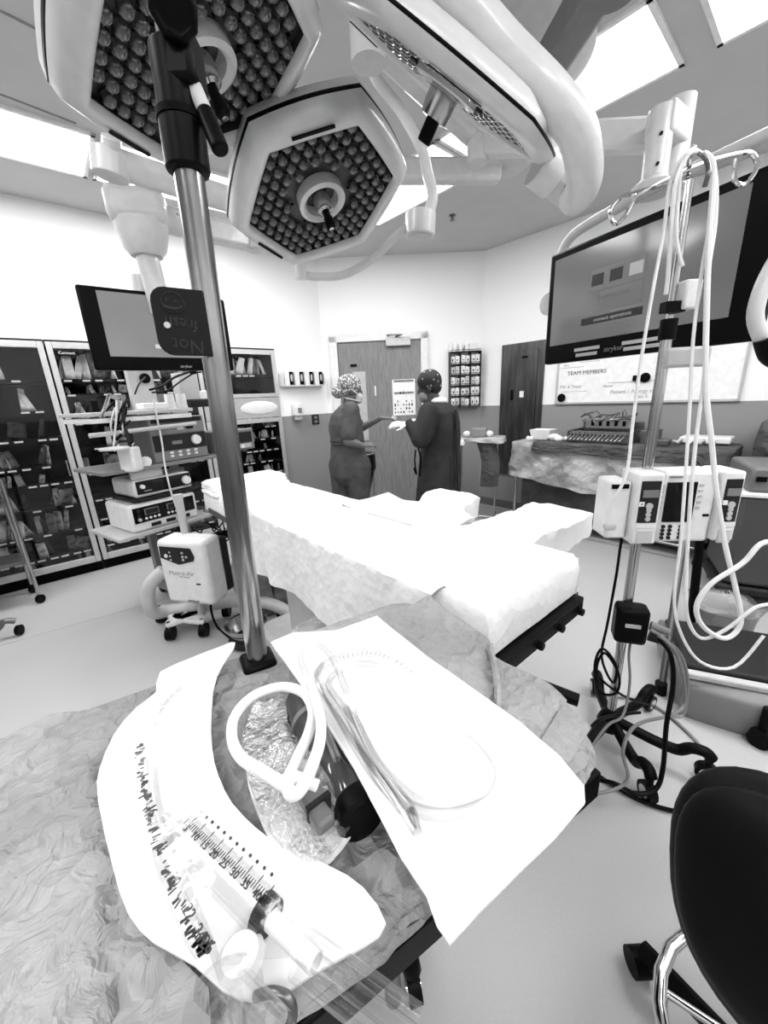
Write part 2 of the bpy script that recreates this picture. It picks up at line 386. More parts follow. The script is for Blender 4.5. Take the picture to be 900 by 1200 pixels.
# ceiling light panels: frame + diffuser each
def light_panel(c, u, L_, W_, lab, grp):
    M = Matrix.Translation(Vector((c.x, c.y, CH))) @ Matrix((u, Vector((-u.y, u.x, 0)), Vector((0, 0, 1)))).transposed().to_4x4()
    t = thing('ceiling_light', lab, 'ceiling light', group=grp, M=M)
    f = MB()
    for sx in (-1, 1): f.box((sx * (L_ / 2 - .012), 0, -.008), (.024, W_, .016), M=M)
    for sy in (-1, 1): f.box((0, sy * (W_ / 2 - .012), -.008), (L_, .024, .016), M=M)
    f.build('frame', WHITE, t)
    MB().box((0, 0, -.005), (L_ - .05, W_ - .05, .01), M=M).build('diffuser', PANEL, t)
lu = Vector((.77, .64, 0)); ln_ = Vector((-.64, .77, 0)); 
for i, (s0, s1) in enumerate(((-1.85, -.65), (-.6, .6), (.63, 1.83))):
    c = lu * ((s0 + s1) / 2) + ln_ * 3.52
    light_panel(c, lu, s1 - s0, .57, 'long recessed ceiling light above the glass cabinets, %s from the door' % ['farthest', 'middle one', 'nearest'][i], 'lights above the cabinets')
ru = Vector((-.663, .749, 0)); rn_ = Vector((.749, .663, 0))
for i, (s0, s1) in enumerate(((-1.9, -.7), (-.52, .68), (.81, 2.0), (2.02, 3.2))):
    c = ru * ((s0 + s1) / 2) + rn_ * 2.65
    light_panel(c, ru, s1 - s0, .57, 'wide recessed ceiling light along the right side, %s from the door' % ['farthest', 'third', 'second', 'nearest'][i], 'lights along the right side of the ceiling')
for i, (x, y) in enumerate(((-1.6, .6), (-1.1, -1.2), (.5, -1.0), (1.6, .2))):  # extra unseen panels beside and behind the camera, added to brighten the room
    light_panel(Vector((x, y, 0)), lu, 1.2, .57, 'added out-of-view ceiling fill light, %s' % ['by the left wall', 'at the rear left', 'at the rear right', 'by the right wall'][i], 'added fill lights out of view')
a = P(530, 252, z=CH)
MB().lathe([(.03, 0), (.034, -.006), (.012, -.012), (.01, -.035), (.022, -.04), (.022, -.045)], 12, M=Matrix.Translation(a)).build('sprinkler_head', DSTEEL, label='small dark sprinkler head on the ceiling right of the smaller hexagonal lamp', cat='sprinkler')
# electrical / stainless access panel on the right wall
t = thing('steel_wall_cabinet', 'tall dark stainless steel cabinet door recessed in the wall right of the supply rack', 'wall cabinet', MR @ Vector((.557, -.01, .45)))
PAN = mat('dark_stainless', .11, .35, .85, v2=.06, scale=4, stretch=(3, 3, .5))
f = MB()
f.box((.557, -.012, 1.22), (.53, .03, 1.54), M=MR).build('surround', PAN, t, bevel=.003)
MB().box((.57, -.034, 1.3), (.36, .014, 1.22), M=MR).build('door', PAN, t, bevel=.003)
MB().box((.60, -.043, 1.83), (.07, .006, .025), M=MR).build('name_plate', BLACK, t)
MB().box((.46, -.046, 1.42), (.028, .012, .12), M=MR).build('latch', BLACK, t)
MB().box((.585, -.044, 1.425), (.05, .008, .07), M=MR).build('key_plate', WHITE, t)
# whiteboard
t = thing('whiteboard', 'wide whiteboard with handwriting and printed headings on the right wall', 'whiteboard', MR @ Vector((1.75, -.01, 1.31)))
MB().box((1.75, -.01, 1.66), (1.52, .014, .70), M=MR).build('board', mat('whiteboard_enamel', .86, .15), t)
f = MB(); f.box((1.75, -.014, 1.31), (1.54, .022, .02), M=MR).box((1.75, -.014, 2.01), (1.54, .022, .02), M=MR).box((.985, -.014, 1.66), (.02, .022, .72), M=MR).box((2.515, -.014, 1.66), (.02, .022, .72), M=MR)
f.build('frame', ALU, t)
INK = mat('ink_dark', .03, .6); INKG = mat('ink_grey', .3, .6)
def wtext(s, size, x, z, m=INK, M=MR, off=-.019, parent=None, name='lettering'):
    Mt = M @ Matrix.Translation((x, off, z)) @ Matrix.Rotation(PI / 2, 4, 'X'); return text(s, size, Mt, m, name, parent)
wtext('TEAM MEMBERS', .055, 1.28, 1.615, parent=t); wtext('Date', .03, 1.07, 1.70, INKG, parent=t)
wtext('MD & Team', .045, 1.13, 1.48, INKG, parent=t); wtext('Notes', .035, 1.50, 1.47, INKG, parent=t)
wtext('Patient / Allergy to', .05, 1.72, 1.41, INKG, parent=t); wtext('note 5', .045, 1.80, 1.36, INKG, parent=t)
for (x0, x1, z) in ((1.0, 1.25, 1.675), (1.03, 1.3, 1.43), (1.5, 1.9, 1.50), (1.2, 1.4, 1.72)): MB().box(((x0 + x1) / 2, -.0185, z), (x1 - x0, .002, .004), M=MR).build('ruled_line', INKG, t)
for i, (x, z) in enumerate(((1.05, 1.37), (1.82, 1.53))):
    o = MB().sph((0, 0, 0), (.045, .02, .045), 10, 6); o.v = [MR @ (p + Vector((x, -.035, z))) for p in o.v]
    if i: o.box((x - .06, -.03, z), (.08, .03, .05), M=MR)
    o.build('magnetic_clip', BLACKM, label=['round black magnet hook at the lower left of the whiteboard', 'black magnetic clip on the middle of the whiteboard behind the drip pole'][i], cat='magnet')
# glove box rack
t = thing('glove_box_rack', 'white wall rack holding four glove boxes left of the door', 'glove rack', ML @ Vector((3.04, -.05, 1.64)))
f = MB().box((3.04, -.006, 1.72), (.56, .012, .2), M=ML).box((3.04, -.05, 1.642), (.56, .1, .008), M=ML).box((2.764, -.05, 1.71), (.008, .1, .14), M=ML).box((3.316, -.05, 1.71), (.008, .1, .14), M=ML)
f.build('rack_frame', PLASTW, t)
for i in range(4):
    x = 2.84 + i * .132
    g = thing('glove_box', 'upright glove box with black photo print, %s from the door in the wall rack' % ['farthest', 'third', 'second', 'nearest'][i], 'glove box', ML @ Vector((x, -.05, 1.646)), group='glove boxes in the wall rack')
    MB().box((x, -.055, 1.725), (.112, .085, .155), M=ML).build('carton', PLASTW, g, bevel=.002)
    MB().box((x + .028, -.0985, 1.725), (.05, .003, .145), M=ML).build('printed_panel', BLACK, g)
    mm = MB().sph((0, 0, 0), (.014, .004, .04), 8, 6); mm.v = [ML @ (p + Vector((x + .03, -.101, 1.73))) for p in mm.v]; mm.build('hand_print', PLASTL, g)
t = thing('soap_dispenser', 'white wall soap dispenser under the glove rack', 'dispenser', ML @ Vector((2.93, -.05, 1.24)))
MB().box((2.93, -.055, 1.37), (.11, .1, .15), M=ML).build('housing', PLASTW, t, bevel=.015)
MB().box((2.93, -.045, 1.27), (.08, .07, .05), M=ML).build('spout', PLASTL, t, bevel=.01)
MB().box((2.93, -.107, 1.36), (.05, .004, .06), M=ML).build('window', PLASTG, t)
t = thing('wall_socket', 'square dark wall socket plate beside the soap dispenser', 'socket', ML @ Vector((3.19, -.005, 1.19)))
MB().box((3.19, -.006, 1.235), (.1, .012, .12), M=ML).build('plate', DGREY, t, bevel=.002)
for dz in (-.025, .025): MB().box((3.19, -.014, 1.235 + dz), (.04, .006, .03), M=ML).build('outlet', PLASTG, t)
# notice sheet on the door
t = thing('notice_sheet', 'white printed notice sheet taped to the wooden door between the two people', 'notice', MD @ Vector((.985, -.03, 1.23)))
MB().box((.985, -.026, 1.45), (.29, .003, .44), M=MD).build('paper', mat('notice_paper', .85, .6), t)
f = MB(); random.seed(3)
for k, z in enumerate([1.655, 1.64, 1.51, 1.495]): f.box((.985, -.029, z), (.25, .002, .006 if k % 2 else .012), M=MD)
for i in range(34):
    x = .87 + (i % 7) * .036; z = 1.27 + (i // 7) * .045 + (.06 if i > 27 else 0)
    if random.random() < .75: f.box((x, -.029, z), (random.uniform(.008, .02), .002, random.uniform(.015, .035)), M=MD)
f.build('print', INK, t, kind='stuff')
# wall supply rack: wire grid with small cartons
t = thing('supply_rack', 'black wire wall rack of suture cartons right of the door', 'rack', MD @ Vector((1.75, -.05, 1.3)))
W3 = [1.562, 1.686, 1.812, 1.938]; f = MB()
for x in W3: f.box((x, -.06, 1.63), (.008, .12, .66), M=MD)
RZ = [1.31, 1.435, 1.56, 1.685, 1.81, 1.955]
for z in RZ: f.box((1.75, -.06, z), (.38, .12, .007), M=MD).box((1.75, -.122, z + .02), (.38, .005, .006), M=MD)
f.build('wire_frame', DGREY, t)
random.seed(5)
for r in range(5):
    for c in range(3):
        for k in range(2):
            x = W3[c] + .035 + k * .055; z = RZ[r] + .005; hh = random.uniform(.085, .105)
            g = MB().box((x, -.062, z + hh / 2), (.048, .09, hh), M=MD)
            g.build('suture_carton', PLASTW if random.random() < .75 else PLASTL, label='small white carton in supply rack, %s shelf from below, %s column, %s' % (ORD(r), ['left', 'middle', 'right'][c], ['left one', 'right one'][k]), cat='carton', group='cartons in the supply rack', bevel=.002)
f = MB()
for r in range(5):
    for c in range(3):
        for k in range(2):
            x = W3[c] + .035 + k * .055
            MB().box((x + random.uniform(-.006, .006), -.109, RZ[r] + .05), (.014, .003, random.uniform(.01, .03)), M=MD).build('shelf_tag', DGREY, t, smooth=0)
for i, (x, w_, h_) in enumerate(((1.575, .05, .1), (1.63, .05, .13), (1.70, .05, .12), (1.77, .045, .07), (1.85, .1, .085))):
    g = MB()
    if i < 3: g.lathe([(w_ / 2, 0), (w_ / 2, h_ * .7), (w_ * .25, h_ * .85), (w_ * .25, h_)], 10, M=MD @ Matrix.Translation((x, -.06, 1.96)))
    else: g.box((x, -.06, 1.96 + h_ / 2), (w_, .08, h_), M=MD)
    g.build('bottle' if i < 3 else 'carton', PLASTW, label='white %s standing on top of the supply rack, %s from the left' % ('squeeze bottle' if i < 3 else 'carton', ORD(i)), cat='bottle' if i < 3 else 'carton', group='items on top of the supply rack')
# ================================================================ CABINETS
SH = [1.725, 1.605, 1.36, 1.135, .91, .665, .48, .22]
SHL = [1.725, 1.48, 1.25, 1.02, .87, .655, .43, .215]
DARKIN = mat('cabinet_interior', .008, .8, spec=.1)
BODY = mat('cabinet_body_grey', .3, .4, .3)
PKL = [mat('packet_paper', .8, .5, v2=.5, scale=9), mat('packet_film_grey', .2, .25, v2=.06, scale=22), mat('packet_film_dark', .04, .2, v2=.015, scale=24), mat('packet_pale', .6, .3, v2=.15, scale=20)]
def packet_mesh(seed, w_, h_, th):
    random.seed(seed)
    def fn(u, v):
        return (w_ * (u - .5) * (1 - .15 * v), th * (.5 - abs(u - .5)) * (1 - v * .6) + .012 * nz(u * 3, v * 3, 1, seed), h_ * v + .01 * nz(u, v, 4, seed + 3))
    m = MB(); k = 4
    m.grid(fn, k, k); n = len(m.v); back = [Vector((p.x, p.y - .004 - th * .6 * (.5 - abs(p.x / w_)), p.z)) for p in m.v]
    fs = [tuple(n + i for i in f[::-1]) for f in m.f]; m.v += back; m.f += fs
    kk = k + 1; rim = list(range(kk)) + [j * kk + k for j in range(1, kk)] + [k * kk + i for i in range(k - 1, -1, -1)] + [j * kk for j in range(k - 1, 0, -1)]
    m.f += [(rim[(i + 1) % len(rim)], rim[i], n + rim[i], n + rim[(i + 1) % len(rim)]) for i in range(len(rim))]
    return m
PKM = []
for i in range(6):
    m = packet_mesh(i + 1, [.07, .09, .06, .11, .05, .08][i], [.17, .15, .19, .13, .2, .16][i], .02)
    me = bpy.data.meshes.new('packet'); me.from_pydata([tuple(p) for p in m.v], [], m.f); me.update(); me.polygons.foreach_set('use_smooth', [True] * len(me.polygons)); PKM.append(me)
PKV = {}
def packet(loc, rz, tilt, lean, sc_, mi, ms, lab, grp, name='sterile_packet'):
    key = (mi, ms)
    if key not in PKV: q = PKM[mi].copy(); q.materials.append(PKL[ms]); PKV[key] = q
    o = bpy.data.objects.new(name, PKV[key]); C.objects.link(o)
    o.matrix_world = Matrix.Translation(loc) @ Matrix.Rotation(rz, 4, 'Z') @ Matrix.Rotation(tilt, 4, 'Y') @ Matrix.Rotation(lean, 4, 'X') @ Matrix.Scale(sc_, 4)
    o['label'] = lab; o['category'] = 'packet'; o['group'] = grp
def cabinet(x0, x1, lab, shelves, cname, dens, seed, drawer=False):
    t = thing('glass_cabinet', lab, 'cabinet', ML @ Vector(((x0 + x1) / 2, .2, .0)))
    zb, zt = .1, 2.03; w_ = x1 - x0; xm = (x0 + x1) / 2; d = .42
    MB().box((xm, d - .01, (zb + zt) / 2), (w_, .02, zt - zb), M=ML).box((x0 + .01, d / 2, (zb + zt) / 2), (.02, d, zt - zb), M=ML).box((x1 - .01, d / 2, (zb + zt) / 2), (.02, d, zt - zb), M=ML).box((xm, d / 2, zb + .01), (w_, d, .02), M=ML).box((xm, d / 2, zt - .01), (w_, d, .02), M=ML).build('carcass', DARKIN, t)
    MB().box((xm, .07, .05), (w_, .1, .1), M=ML).build('toe_kick', BLACKM, t)
    MB().box((xm, .01, zt + .006), (w_, .06, .02), M=ML).build('top_strip', DGREY, t)
    fz = [(zb, zt)] if not drawer else [(1.53, zt), (zb, 1.30)]
    for (a_, b_) in fz:
        f = MB(); s_ = .045
        f.box((x0 + s_ / 2, -.012, (a_ + b_) / 2), (s_ - .004, .024, b_ - a_), M=ML).box((x1 - s_ / 2, -.012, (a_ + b_) / 2), (s_ - .004, .024, b_ - a_), M=ML)
        f.box((xm, -.012, b_ - .025), (w_ - 2 * s_, .024, .05), M=ML).box((xm, -.012, a_ + (.03 if not drawer else .02)), (w_ - 2 * s_, .024, .06 if not drawer else .04), M=ML)
        dob = f.build('door', ALU, t, bevel=.003)
        MB().box((xm, -.006, (a_ + b_) / 2), (w_ - 2 * s_, .004, b_ - a_ - .1), M=ML).build('glass_pane', GLASS, dob)
        if not drawer: MB().box((x0 + .08 if x0 > 0 else x1 - .06, -.03, 1.0), (.012, .02, .14), M=ML).build('handle', CHROME, dob)
    random.seed(seed)
    for i, z in enumerate(shelves):
        MB().box((xm, .21, z), (w_ - .04, .38, .012), M=ML).build('shelf', DGREY, t)
        sp = MB().box((xm, .018, z), (w_ - .05, .006, .03), M=ML).build('label_rail', BLACK, t)
        f = MB(); x = x0 + .09
        while x < x1 - .08:
            if random.random() < .8: MB().box((x, .0125, z), (.055, .003, .014), M=ML).build('price_tag', PLASTW, sp, smooth=0)
            x += random.choice((.075, .09, .13))
    n_i = 0
    for i, z in enumerate(shelves + [zb + .03]):
        gap = ((shelves[i - 1] if i else zt) - z) - .03
        x = x0 + .08; k = 0; row = []
        while x < x1 - .08:
            if random.random() < dens[i % len(dens)]:
                row.append(x); x += random.uniform(.035, .075)
            else: x += random.uniform(.07, .14)
        for k, x in enumerate(row):
            mi = random.randrange(6); ms = random.choices((0, 1, 2, 3), (4, 2, 2, 3))[0]
            h0 = [.17, .15, .19, .13, .2, .16][mi]; s_ = min(1.15, max(.4, gap / h0 * random.uniform(.7, .95)))
            side = random.uniform(-.35, .35)
            packet(ML @ Vector((x, random.uniform(.05, .12), z + .008)), math.atan2(LU.y, LU.x) + random.uniform(-.8, .8), side, random.uniform(-.12, .12), s_, mi, ms,
                   '%s packet, %s shelf down in %s, %s from left' % (['white paper', 'grey film', 'dark film', 'pale'][ms], ORD(i), cname, ORD(k)), 'packets in the ' + cname)
cabinet(-.5, .712, 'glass-fronted supply cabinet at the left edge, behind the steel trolley', SHL, 'leftmost cabinet', [.6, .5, .6, .8, .65, .9, .85, .8, .7], 11)
cabinet(.722, 1.86, 'glass-fronted supply cabinet behind the equipment tower', SH, 'cabinet behind the tower', [.65, .7, .75, .7, .75, .15, .15, .7, .5], 12)
cabinet(1.87, 2.73, 'glass-fronted cabinet nearest the door with a pale oval on its middle drawer', [1.76, 1.2, 1.06, .93, .80, .66, .53], 'cabinet nearest the door', [.8, .75, .75, .7, .7, .6, .6, .3], 13, drawer=True)
t = [o for o in bpy.data.objects if o.name.startswith('glass_cabinet')][-1]
dw = MB().box((2.3, -.012, 1.415), (.85, .024, .22), M=ML).build('drawer', mat('drawer_grey', .4, .4), t, bevel=.003)
o = MB().sph((0, 0, 0), (.22, .012, .075), 24, 8); o.v = [ML @ (p + Vector((2.47, -.024, 1.415))) for p in o.v]; o.build('pull_recess', mat('pale_oval', .75, .4), dw)
t = bpy.data.objects['glass_cabinet.001']
MB().box((.85, -.026, 1.945), (.17, .004, .035), M=ML).build('name_tag', BLACK, t)
wtext('Connect', .032, .85, 1.945, PLASTW, M=ML, off=-.03, parent=t)
# ================================================================ OPERATING TABLE
BW = Vector((-.64, .768, 0)).normalized(); BC = Vector((BW.y, -BW.x, 0)); BO = Vector((.23, .86, 0))
MBD = Matrix.Translation(BO) @ Matrix((BC, BW, Vector((0, 0, 1)))).transposed().to_4x4()   # local x across (0..0.47), y toward the head
t = thing('operating_table', 'operating table under white sheets in the middle of the room', 'operating table', BO + BC * .23 + BW * .9, 0)
MB().prism([(0, 0), (.46, 0), (.46, .68), (0, .68)], .80, .86, MBD).prism([(0, .70), (.46, .70), (.46, 1.5), (0, 1.5)], .80, .86, MBD).prism([(0, 1.52), (.46, 1.52), (.46, 2.2), (0, 2.2)], .80, .86, MBD).build('table_section', BLACKM, t, bevel=.008)
for x in (-.02, .48):
    f = MB()
    for (a_, b_) in ((.02, .66), (.74, 1.46), (1.56, 2.15)): f.box((x, (a_ + b_) / 2, .80), (.012, b_ - a_, .035), M=MBD)
    f.build('side_rail', DSTEEL, t, bevel=.002)
f = MB().box((.23, -.03, .785), (.52, .05, .055), M=MBD).box((.23, -.06, .80), (.46, .012, .03), M=MBD)
for x in (.03, .18, .3, .43): f.cyl(MBD @ Vector((x, -.062, .79)), MBD @ Vector((x, -.082, .79)), .012)
f.box((-.02, .02, .785), (.05, .1, .06), M=MBD).box((.48, .02, .785), (.05, .1, .06), M=MBD)
f.build('foot_rail', BLACK, t, bevel=.003)
MB().box((.23, 1.25, .42), (.24, .32, .72), M=MBD).build('column', PLASTL, t, bevel=.02)
MB().box((.23, 1.2, .08), (.46, .95, .12), M=MBD).build('base', PLASTL, t, bevel=.03)
# fitted quilted sheet over the mattress: top with soft creases, rounded edge, sides
def bed_sheet():
    n1, n2 = 26, 90; x0, x1, y0, y1 = -.015, .475, -.03, 2.22
    prof = [(.0, -.145), (-.004, -.10), (-.006, -.05), (.0, -.018), (.012, -.003), (.03, 0)]
    def fn(u, v):
        k = u * n1
        # across profile
        if k < 5: dx, dz = prof[int(k)]; x = x0 + dx
        elif k > n1 - 5: dx, dz = prof[int(n1 - k)]; x = x1 - dx
        else: t_ = (k - 5) / (n1 - 10); x = x0 + .03 + (x1 - x0 - .06) * t_; dz = 0
        kk = v * n2
        if kk < 5: d2, z2 = prof[int(kk)]; y = y0 + d2
        elif kk > n2 - 5: d2, z2 = prof[int(n2 - kk)]; y = y1 - d2
        else: y = y0 + .03 + (y1 - y0 - .06) * (kk - 5) / (n2 - 10); z2 = 0
        z = .965 + min(dz, z2)
        z -= .03 * min(1, max(0, (y - .0) / 2.2))
        a_ = .006 if dz == 0 and z2 == 0 else .003
        p = MBD @ Vector((x, y, z + a_ * nz(x, y, 7, 1) + a_ * .6 * nz(x, y, 19, 2)))
        if dz < 0: p += BC * (.008 * nz(y, z, 9, 4)) * (-1 if k < 6 else 1)
        return p
    return MB().grid(fn, n1, n2)
bs = bed_sheet().build('bed_sheet', SHEETQ, label='white quilted sheet fitted over the operating table mattress', cat='sheet', smooth=1.2)
# loose sheet hanging over the near long side
def drop_sheet():
    def fn(u, v):
        y = .12 + 1.25 * u
        if v < .5: x = .40 - .45 * (v / .5); z = .972 - .03 * y / 2.2 + .004 * nz(x, y, 9, 5) - .03 * max(0, 1 - v / .12) - .025 * max(0, 1 - min(u, 1 - u) / .05) * (1 if v < .42 else 0)
        else:
            q = (v - .5) / .5; z = .965 - .4 * q * (1.0 - .25 * abs(math.sin(u * 2.0 + .3))) - .03 * y / 2.2
            x = -.052 - .015 * q - .014 * q * math.sin(u * 19 + 1.5 * math.sin(u * 7)) - .006 * nz(y, z, 18, 6)
        return MBD @ Vector((x, y, z))
    return MB().grid(fn, 70, 36)
drop_sheet().build('hanging_sheet', SHEETQ, label='white disposable sheet hanging over the near side of the operating table', cat='sheet', smooth=1.2)
# folded blanket at the head end
f = MB()
for k in range(3):
    def fn(u, v, k=k):
        x = -.03 + .5 * u; y = 1.93 + .02 * k + (.27 - .03 * k) * v
        e = min(u, 1 - u, v, 1 - v); r = -.014 * max(0, 1 - e / .06)
        return MBD @ Vector((x + .01 * nz(x, y, 6, k), y, .958 + .022 * k + r + .008 * nz(x, y, 8, k + 3)))
    f.grid(fn, 22, 14, .018)
f.build('folded_blanket', SHEET, label='folded white blanket lying at the head end of the operating table', cat='blanket', smooth=1.2)
# two padded arm boards under white sheets
def armboard(s0, s1, L_, lab, zt=.935, skew=0):
    M = MBD @ Matrix.Translation((.50, 0, 0))
    t = thing('arm_board', lab + ' arm board on the far side of the operating table', 'arm board', M @ Vector((L_ / 2, (s0 + s1) / 2, .8)))
    MB().box((L_ / 2 - .02, (s0 + s1) / 2 + skew / 2, .835), (L_ - .06, .14, .025), M=M).build('board', DGREY, t)
    MB().box((L_ * .5, (s0 + s1) / 2, .80), (.05, .04, .06), M=M).box((.02, (s0 + s1) / 2, .81), (.06, .08, .05), M=M).build('clamp', PLASTL, t, bevel=.004)
    return t, M
def lumpy(M, s0, s1, L_, zt, seed, skew=0, sag=.1):
    nu, nv = 40, 24
    def fn(u, v):
        a_ = v * 2 - 1; s_ = (s0 + s1) / 2 + (s1 - s0) / 2 * max(-1, min(1, a_ * 1.35)) + skew * u
        e = max(0, (abs(a_) - .74) / .26); x = -.06 + (L_ + .06) * min(1, u / .88); ee = max(0, (u - .88) / .12)
        z = zt - sag * (1 - u) * .3 + .02 * math.sin(u * 5 + seed) - .105 * max(e, ee) + .012 * nz(x, s_, 11, seed) + .006 * nz(x, s_, 30, seed)
        if max(e, ee) > 0: s_ += .012 * nz(x, z, 14, seed + 2) ; x += .012 * nz(s_, z, 12, seed + 5)
        if ee > 0: x -= .03 * abs(a_) ** 3
        else: x -= .03 * abs(a_) ** 3 * u ** 4
        return M @ Vector((x, s_, z))
    return MB().grid(fn, nu, nv)
t, M = armboard(.2, .42, .56, 'nearer')
lumpy(M, .16, .46, .57, .95, 1).build('arm_board_sheet', SHEET, label='white sheet draped over the nearer, longer arm board', cat='sheet', smooth=1.2)
t, M = armboard(.6, .84, .42, 'farther', skew=.15)
lumpy(M, .55, .85, .40, .945, 4, .12).build('arm_board_sheet', SHEET, label='white sheet draped over the farther, shorter arm board', cat='sheet', smooth=1.2)
# lumpy sheet bridging between the boards and the mattress
def fnb(u, v):
    x = .33 + .42 * u; y = .52 + .62 * v
    e = max(0, (abs(2 * v - 1) - .8) / .2, (u - .85) / .15)
    return MBD @ Vector((x, y + .06 * u, .957 - .02 * u + .018 * math.sin(v * 6 + 1) * u + .008 * nz(x, y, 9, 8) - .06 * e))
MB().grid(fnb, 24, 30).build('cover_sheet', SHEET, label='rumpled white sheet bunched between the mattress and the two arm boards', cat='sheet', smooth=1.2)
# small writing on the quilted sheet corner
f = MB()
for i in range(3):
    q = MBD @ Vector((.02 - .0, .0 + .05 * i, 0))
text('@', .05, MBD @ Matrix.Translation((-.024, .13, .90)) @ Matrix.Rotation(-PI / 2, 4, 'Z') @ Matrix.Rotation(PI / 2, 4, 'X'), mat('emboss_grey', .5, .6), 'printed_mark', bs)
# ================================================================ BACK TABLE WITH INSTRUMENTS (right wall)
def drape_skirt(M, x0, x1, y0, y1, zt, zb, seed, r=.04, amp=.02, nf=9, zbf=None, per=120, rows=12, nin=6, loose=0.01):
    # local rounded rectangle, top with noise, then a skirt with folds on all sides
    peri = []; w_ = x1 - x0; d_ = y1 - y0; tot = 2 * (w_ + d_)
    for i in range(per):
        s_ = tot * i / per
        if s_ < w_: p = (x0 + s_, y0); nn = (0, -1)
        elif s_ < w_ + d_: p = (x1, y0 + s_ - w_); nn = (1, 0)
        elif s_ < 2 * w_ + d_: p = (x1 - (s_ - w_ - d_), y1); nn = (0, 1)
        else: p = (x0, y1 - (s_ - 2 * w_ - d_)); nn = (-1, 0)
        px_ = max(x0 + r, min(x1 - r, p[0])); py_ = max(y0 + r, min(y1 - r, p[1]))
        v_ = Vector((p[0] - px_, p[1] - py_, 0)); n_ = v_.normalized() if v_.length > 1e-5 else Vector((nn[0], nn[1], 0))
        peri.append((Vector((px_, py_, 0)) + n_ * r, n_, s_))
    cx_, cy_ = (x0 + x1) / 2, (y0 + y1) / 2; rings = []
    for k in range(1, nin + 1):
        q = k / nin; rings.append([M @ Vector((cx_ + (p.x - cx_) * q, cy_ + (p.y - cy_) * q, zt + loose * nz(cx_ + (p.x - cx_) * q, cy_ + (p.y - cy_) * q, 5, seed) * (1 if k < nin else .3))) for p, n_, s_ in peri])
    for k in range(rows + 1):
        q = k / rows; ring = []
        for p, n_, s_ in peri:
            zz = zb if zbf is None else zbf(p.x, p.y)
            a_ = amp * min(1, q * 1.6)
            o_ = .012 + a_ * (math.sin(s_ * 2 * PI * nf / tot * 1.0 + 2 * nz(s_, q, 2, seed)) + .8 * nz(s_ * 2, q * 2, 4, seed + 1)) * .6 + a_ * .5 + .012 * nz(s_, q * .6, 17, seed + 4)
            ring.append(M @ (p + n_ * o_ + Vector((0, 0, zt - .008 - (zt - zz) * q + (.02 * nz(s_, 1, 5, seed) * q)))))
        rings.append(ring)
    return MB().loft(rings, cap=True)
t = thing('instrument_table', 'long instrument table with crumpled silvery drapes along the right wall', 'table', MR @ Vector((1.7, -.34, 0)))
f = MB()
for x in (.85, 2.5):
    for y in (-.56, -.1): f.cyl(MR @ Vector((x, y, .06)), MR @ Vector((x, y, .92)), .016)
f.cyl(MR @ Vector((.85, -.56, .14)), MR @ Vector((2.5, -.56, .14)), .012); f.cyl(MR @ Vector((.85, -.1, .14)), MR @ Vector((2.5, -.1, .14)), .012)
f.box((1.68, -.33, .92), (1.75, .52, .03), M=MR).build('steel_frame', CHROME, t)
for x in (.85, 2.5):
    for y in (-.56, -.1): MB().cyl(MR @ Vector((x - .01, y, .03)), MR @ Vector((x + .012, y, .03)), .03).build('caster', BLACK, t)
MB().box((1.68, -.45, .38), (1.62, .02, .52), M=MR).build('inner_drape', DRAPED, t)
drape_skirt(MR, .80, 2.58, -.60, -.06, .945, .6, 3, amp=.03, nf=14, zbf=lambda x, y: .60 - .10 * max(0, min(1, (x - .8) / .8))).build('silvery_drape', DRAPEM, t, smooth=1.2)
drape_skirt(MR, 1.05, 2.60, -.635, -.07, .960, .86, 5, amp=.012, nf=20, zbf=lambda x, y: .875 if x < 2.45 else .8).build('dark_drape', DRAPED, t, smooth=1.2)
# draped mayo stand left of it
t = thing('mayo_stand', 'small instrument stand under a dark drape right of the gowned person', 'stand', MR @ Vector((.50, -.62, 0)))
Mm = MR @ Matrix.Translation((.42, -.66, 0)) @ Matrix.Rotation(.5, 4, 'Z')
drape_skirt(Mm, -.28, .28, -.17, .17, .985, .95, 6, amp=.012, nf=8, per=60, rows=4).build('tray_cover', DRAPEM, t, smooth=1.2)
def fn(u, v):
    z = .96 - .52 * v; x = -.02 + .2 * u + .03 * math.sin(v * 4) + .08 * v; y = -.1 - .05 * math.sin(u * PI) + .01 * nz(u, v, 8, 3)
    return Mm @ Vector((x, y, z))
MB().grid(fn, 12, 14).build('hanging_cover', DRAPED, t, smooth=1.2)
MB().cyl(Mm @ Vector((.2, .05, .05)), Mm @ Vector((.2, .05, .97)), .012).cyl(Mm @ Vector((-.15, .05, .03)), Mm @ Vector((.3, .05, .03)), .014).cyl(Mm @ Vector((.2, -.2, .03)), Mm @ Vector((.2, .25, .03)), .014).build('stand_frame', CHROME, t)
def onwall(x, y, z): return MR @ Vector((x, y, z))
# things on the mayo stand
mb = MB(); mb.box((0, 0, .05), (.17, .12, .10), M=Mm @ Matrix.Translation((.0, .02, .985))).build('wrapped_pack', mat('mid_grey_wrap', .22, .7, bump=.3, bscale=20), label='grey cloth wrapped pack on the small draped stand', cat='pack', bevel=.012)
for i, x in enumerate((-.13, .12)):
    m = MB(); m.sph((0, 0, 0), (.045, .04, .035), 10, 7); m.v = [Mm @ (p + Vector((x, .0, 1.02))) for p in m.v]
    m.build('gauze_roll', PLASTW, label='white gauze bundle %s of the grey wrapped pack' % ['left', 'right'][i], cat='gauze')
